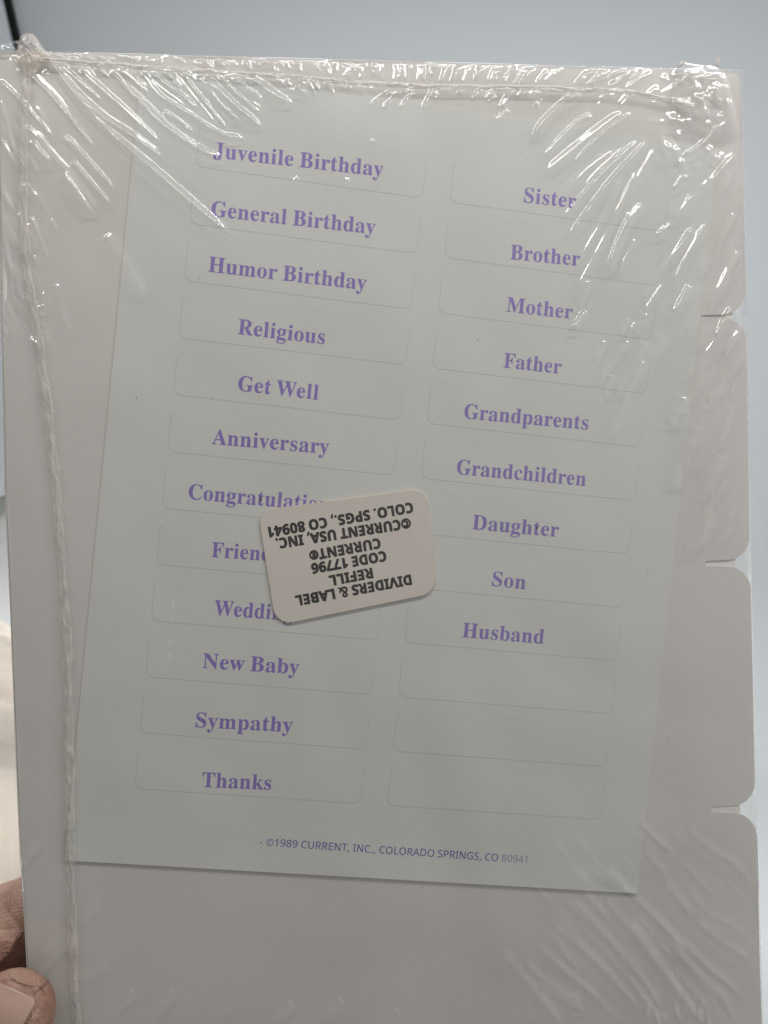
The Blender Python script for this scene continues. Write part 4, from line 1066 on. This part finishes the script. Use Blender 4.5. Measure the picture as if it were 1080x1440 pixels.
    for j in range(nv+1):
        t = j/nv
        for i in range(nu+1):
            s = -1+2*i/nu
            hw = HW*(0.90+0.10*t)
            hw *= (1-max(0, (0.16-t)/0.16)**2.5*0.45) * (1-max(0, (t-0.88)/0.12)**3*0.20)
            w = s*hw
            l = L_ROOT+(L_TIP-L_ROOT)*t - 0.0011*s*s*(1 if t > .5 else -0.6)*abs(2*t-1)
            org = T0+a*l+b*w+nn*0.03
            hit, _, _, _ = bvh.ray_cast(org, -nn)
            h = (hit-T0).dot(nn) if hit else 0.0085
            G[j, i] = (w, l, h)
    # smooth the plate and arch it
    hh = G[..., 2]
    for _ in range(12):
        hp = np.pad(hh, 1, mode='edge'); hh = (hp[:-2, 1:-1]+hp[2:, 1:-1]+hp[1:-1, :-2]+hp[1:-1, 2:]+hh*2)/6
    NV = np.zeros_like(G)
    for j in range(nv+1):
        for i in range(nu+1):
            s = -1+2*i/nu; t = j/nv
            lift = 0.00075-0.0006*abs(s)**3 - 0.0007*max(0, (0.2-t)/0.2)**2
            p = T0+b*G[j, i, 0]+a*G[j, i, 1]+nn*(hh[j, i]+lift)
            NV[j, i] = p[:]
    nl = link('fingernail', grid_mesh('fingernail', NV), M_NAIL, o)
    sd = nl.modifiers.new('thickness', 'SOLIDIFY'); sd.thickness = 0.0005; sd.offset = 0
    return o
build_hand()

# ------------------------------------------------------------------ things in the background
def build_panel():
    y = 0.395
    root = empty('wall_panel', at(0, 300, y))
    e0, e1 = at(13.5, -4, y), at(28.5, 62, y)
    d = (e1-e0).normalized()
    top = e0-d*0.10; bot = e0+d*0.365
    n = Vector((-d.z, 0, d.x))
    if n.x > 0: n = -n
    w = 0.0046
    def strip(name, o0, o1, y0, y1, mat):
        pl = [(top+n*o0), (top+n*o1), (bot+n*o1), (bot+n*o0)]
        return slab(name, arc_round([(p.x, p.z) for p in pl], 0.002, 3), y0, y1, mat, root, 0.0008)
    strip('black_edge', 0.0, w, y-0.002, y+0.006, M_BAR)
    strip('board', w+0.0005, w+0.30, y-0.001, y+0.006, M_PANEL)
    tag(root, 'grey panel with a black edge at the top left behind the pack', 'panel')
build_panel()

def build_board():
    z = -0.20
    pts = [(-0.42, 0.165), (-0.05, 0.150), (-0.03, 0.27), (-0.42, 0.28)]
    V = []; Fc = []
    for zz in (z+0.0005, z+0.010):
        for x, y in pts: V.append((x, y, zz))
    Fc = [(3, 2, 1, 0), (4, 5, 6, 7)]+[(i, (i+1) % 4, 4+(i+1) % 4, 4+i) for i in range(4)]
    o = link('serving_board', mesh_from('serving_board', V, Fc), M_BOARD)
    o.name = 'flat_board'
    bv = o.modifiers.new('b', 'BEVEL'); bv.width = 0.0025; bv.segments = 3
    tag(o, 'flat beige board under the white ribbed cloth at the lower left', 'board')
build_board()

def build_cloth():
    """a heap of white ribbed cloth: an upper swag with slanting ribs over a lower fall of fine folds"""
    root = empty('ribbed_cloth', (-0.25, 0.22, -0.19))
    def sheet(name, f, nu=150, nv=110):
        G = np.zeros((nv+1, nu+1, 3))
        for j in range(nv+1):
            for i in range(nu+1):
                G[j, i] = f(i/nu, j/nv)
        o = link(name, grid_mesh(name, G), M_CLOTH, root)
        s = o.modifiers.new('t', 'SOLIDIFY'); s.thickness = 0.0006
    def fall(u, v):
        a = -0.25+math.pi*1.5*u
        r = 0.122-0.016*v+0.0035*math.sin(a*38+3*noise.noise((a*3, v*2, 1)))*(1-v*0.5)+0.008*noise.noise((a*4, v*2, 4))
        return (-0.245+1.15*r*math.cos(a-math.pi*0.75), 0.240+0.72*r*math.sin(a-math.pi*0.75), -0.1885+0.085*v)
    def swag(u, v):
        a = -0.25+math.pi*1.5*u
        rr = 0.108*math.cos(v*1.45)**0.7
        r = rr*(1+0.06*noise.noise((a*2, v*3, 8))) + 0.0032*math.sin((v*17+a*5.0)*1.9)*(1-0.7*v)
        z = -0.142+0.018*math.sin(a*1.7)+0.078*math.sin(v*1.5)+0.012*noise.noise((a*2, v*2, 3))
        return (-0.245+1.22*r*math.cos(a-math.pi*0.75), 0.240+0.78*r*math.sin(a-math.pi*0.75), z)
    sheet('lower_fall', fall)
    sheet('upper_swag', swag)
    tag(root, 'heap of white ribbed cloth behind the lower left edge of the pack', 'cloth')
build_cloth()
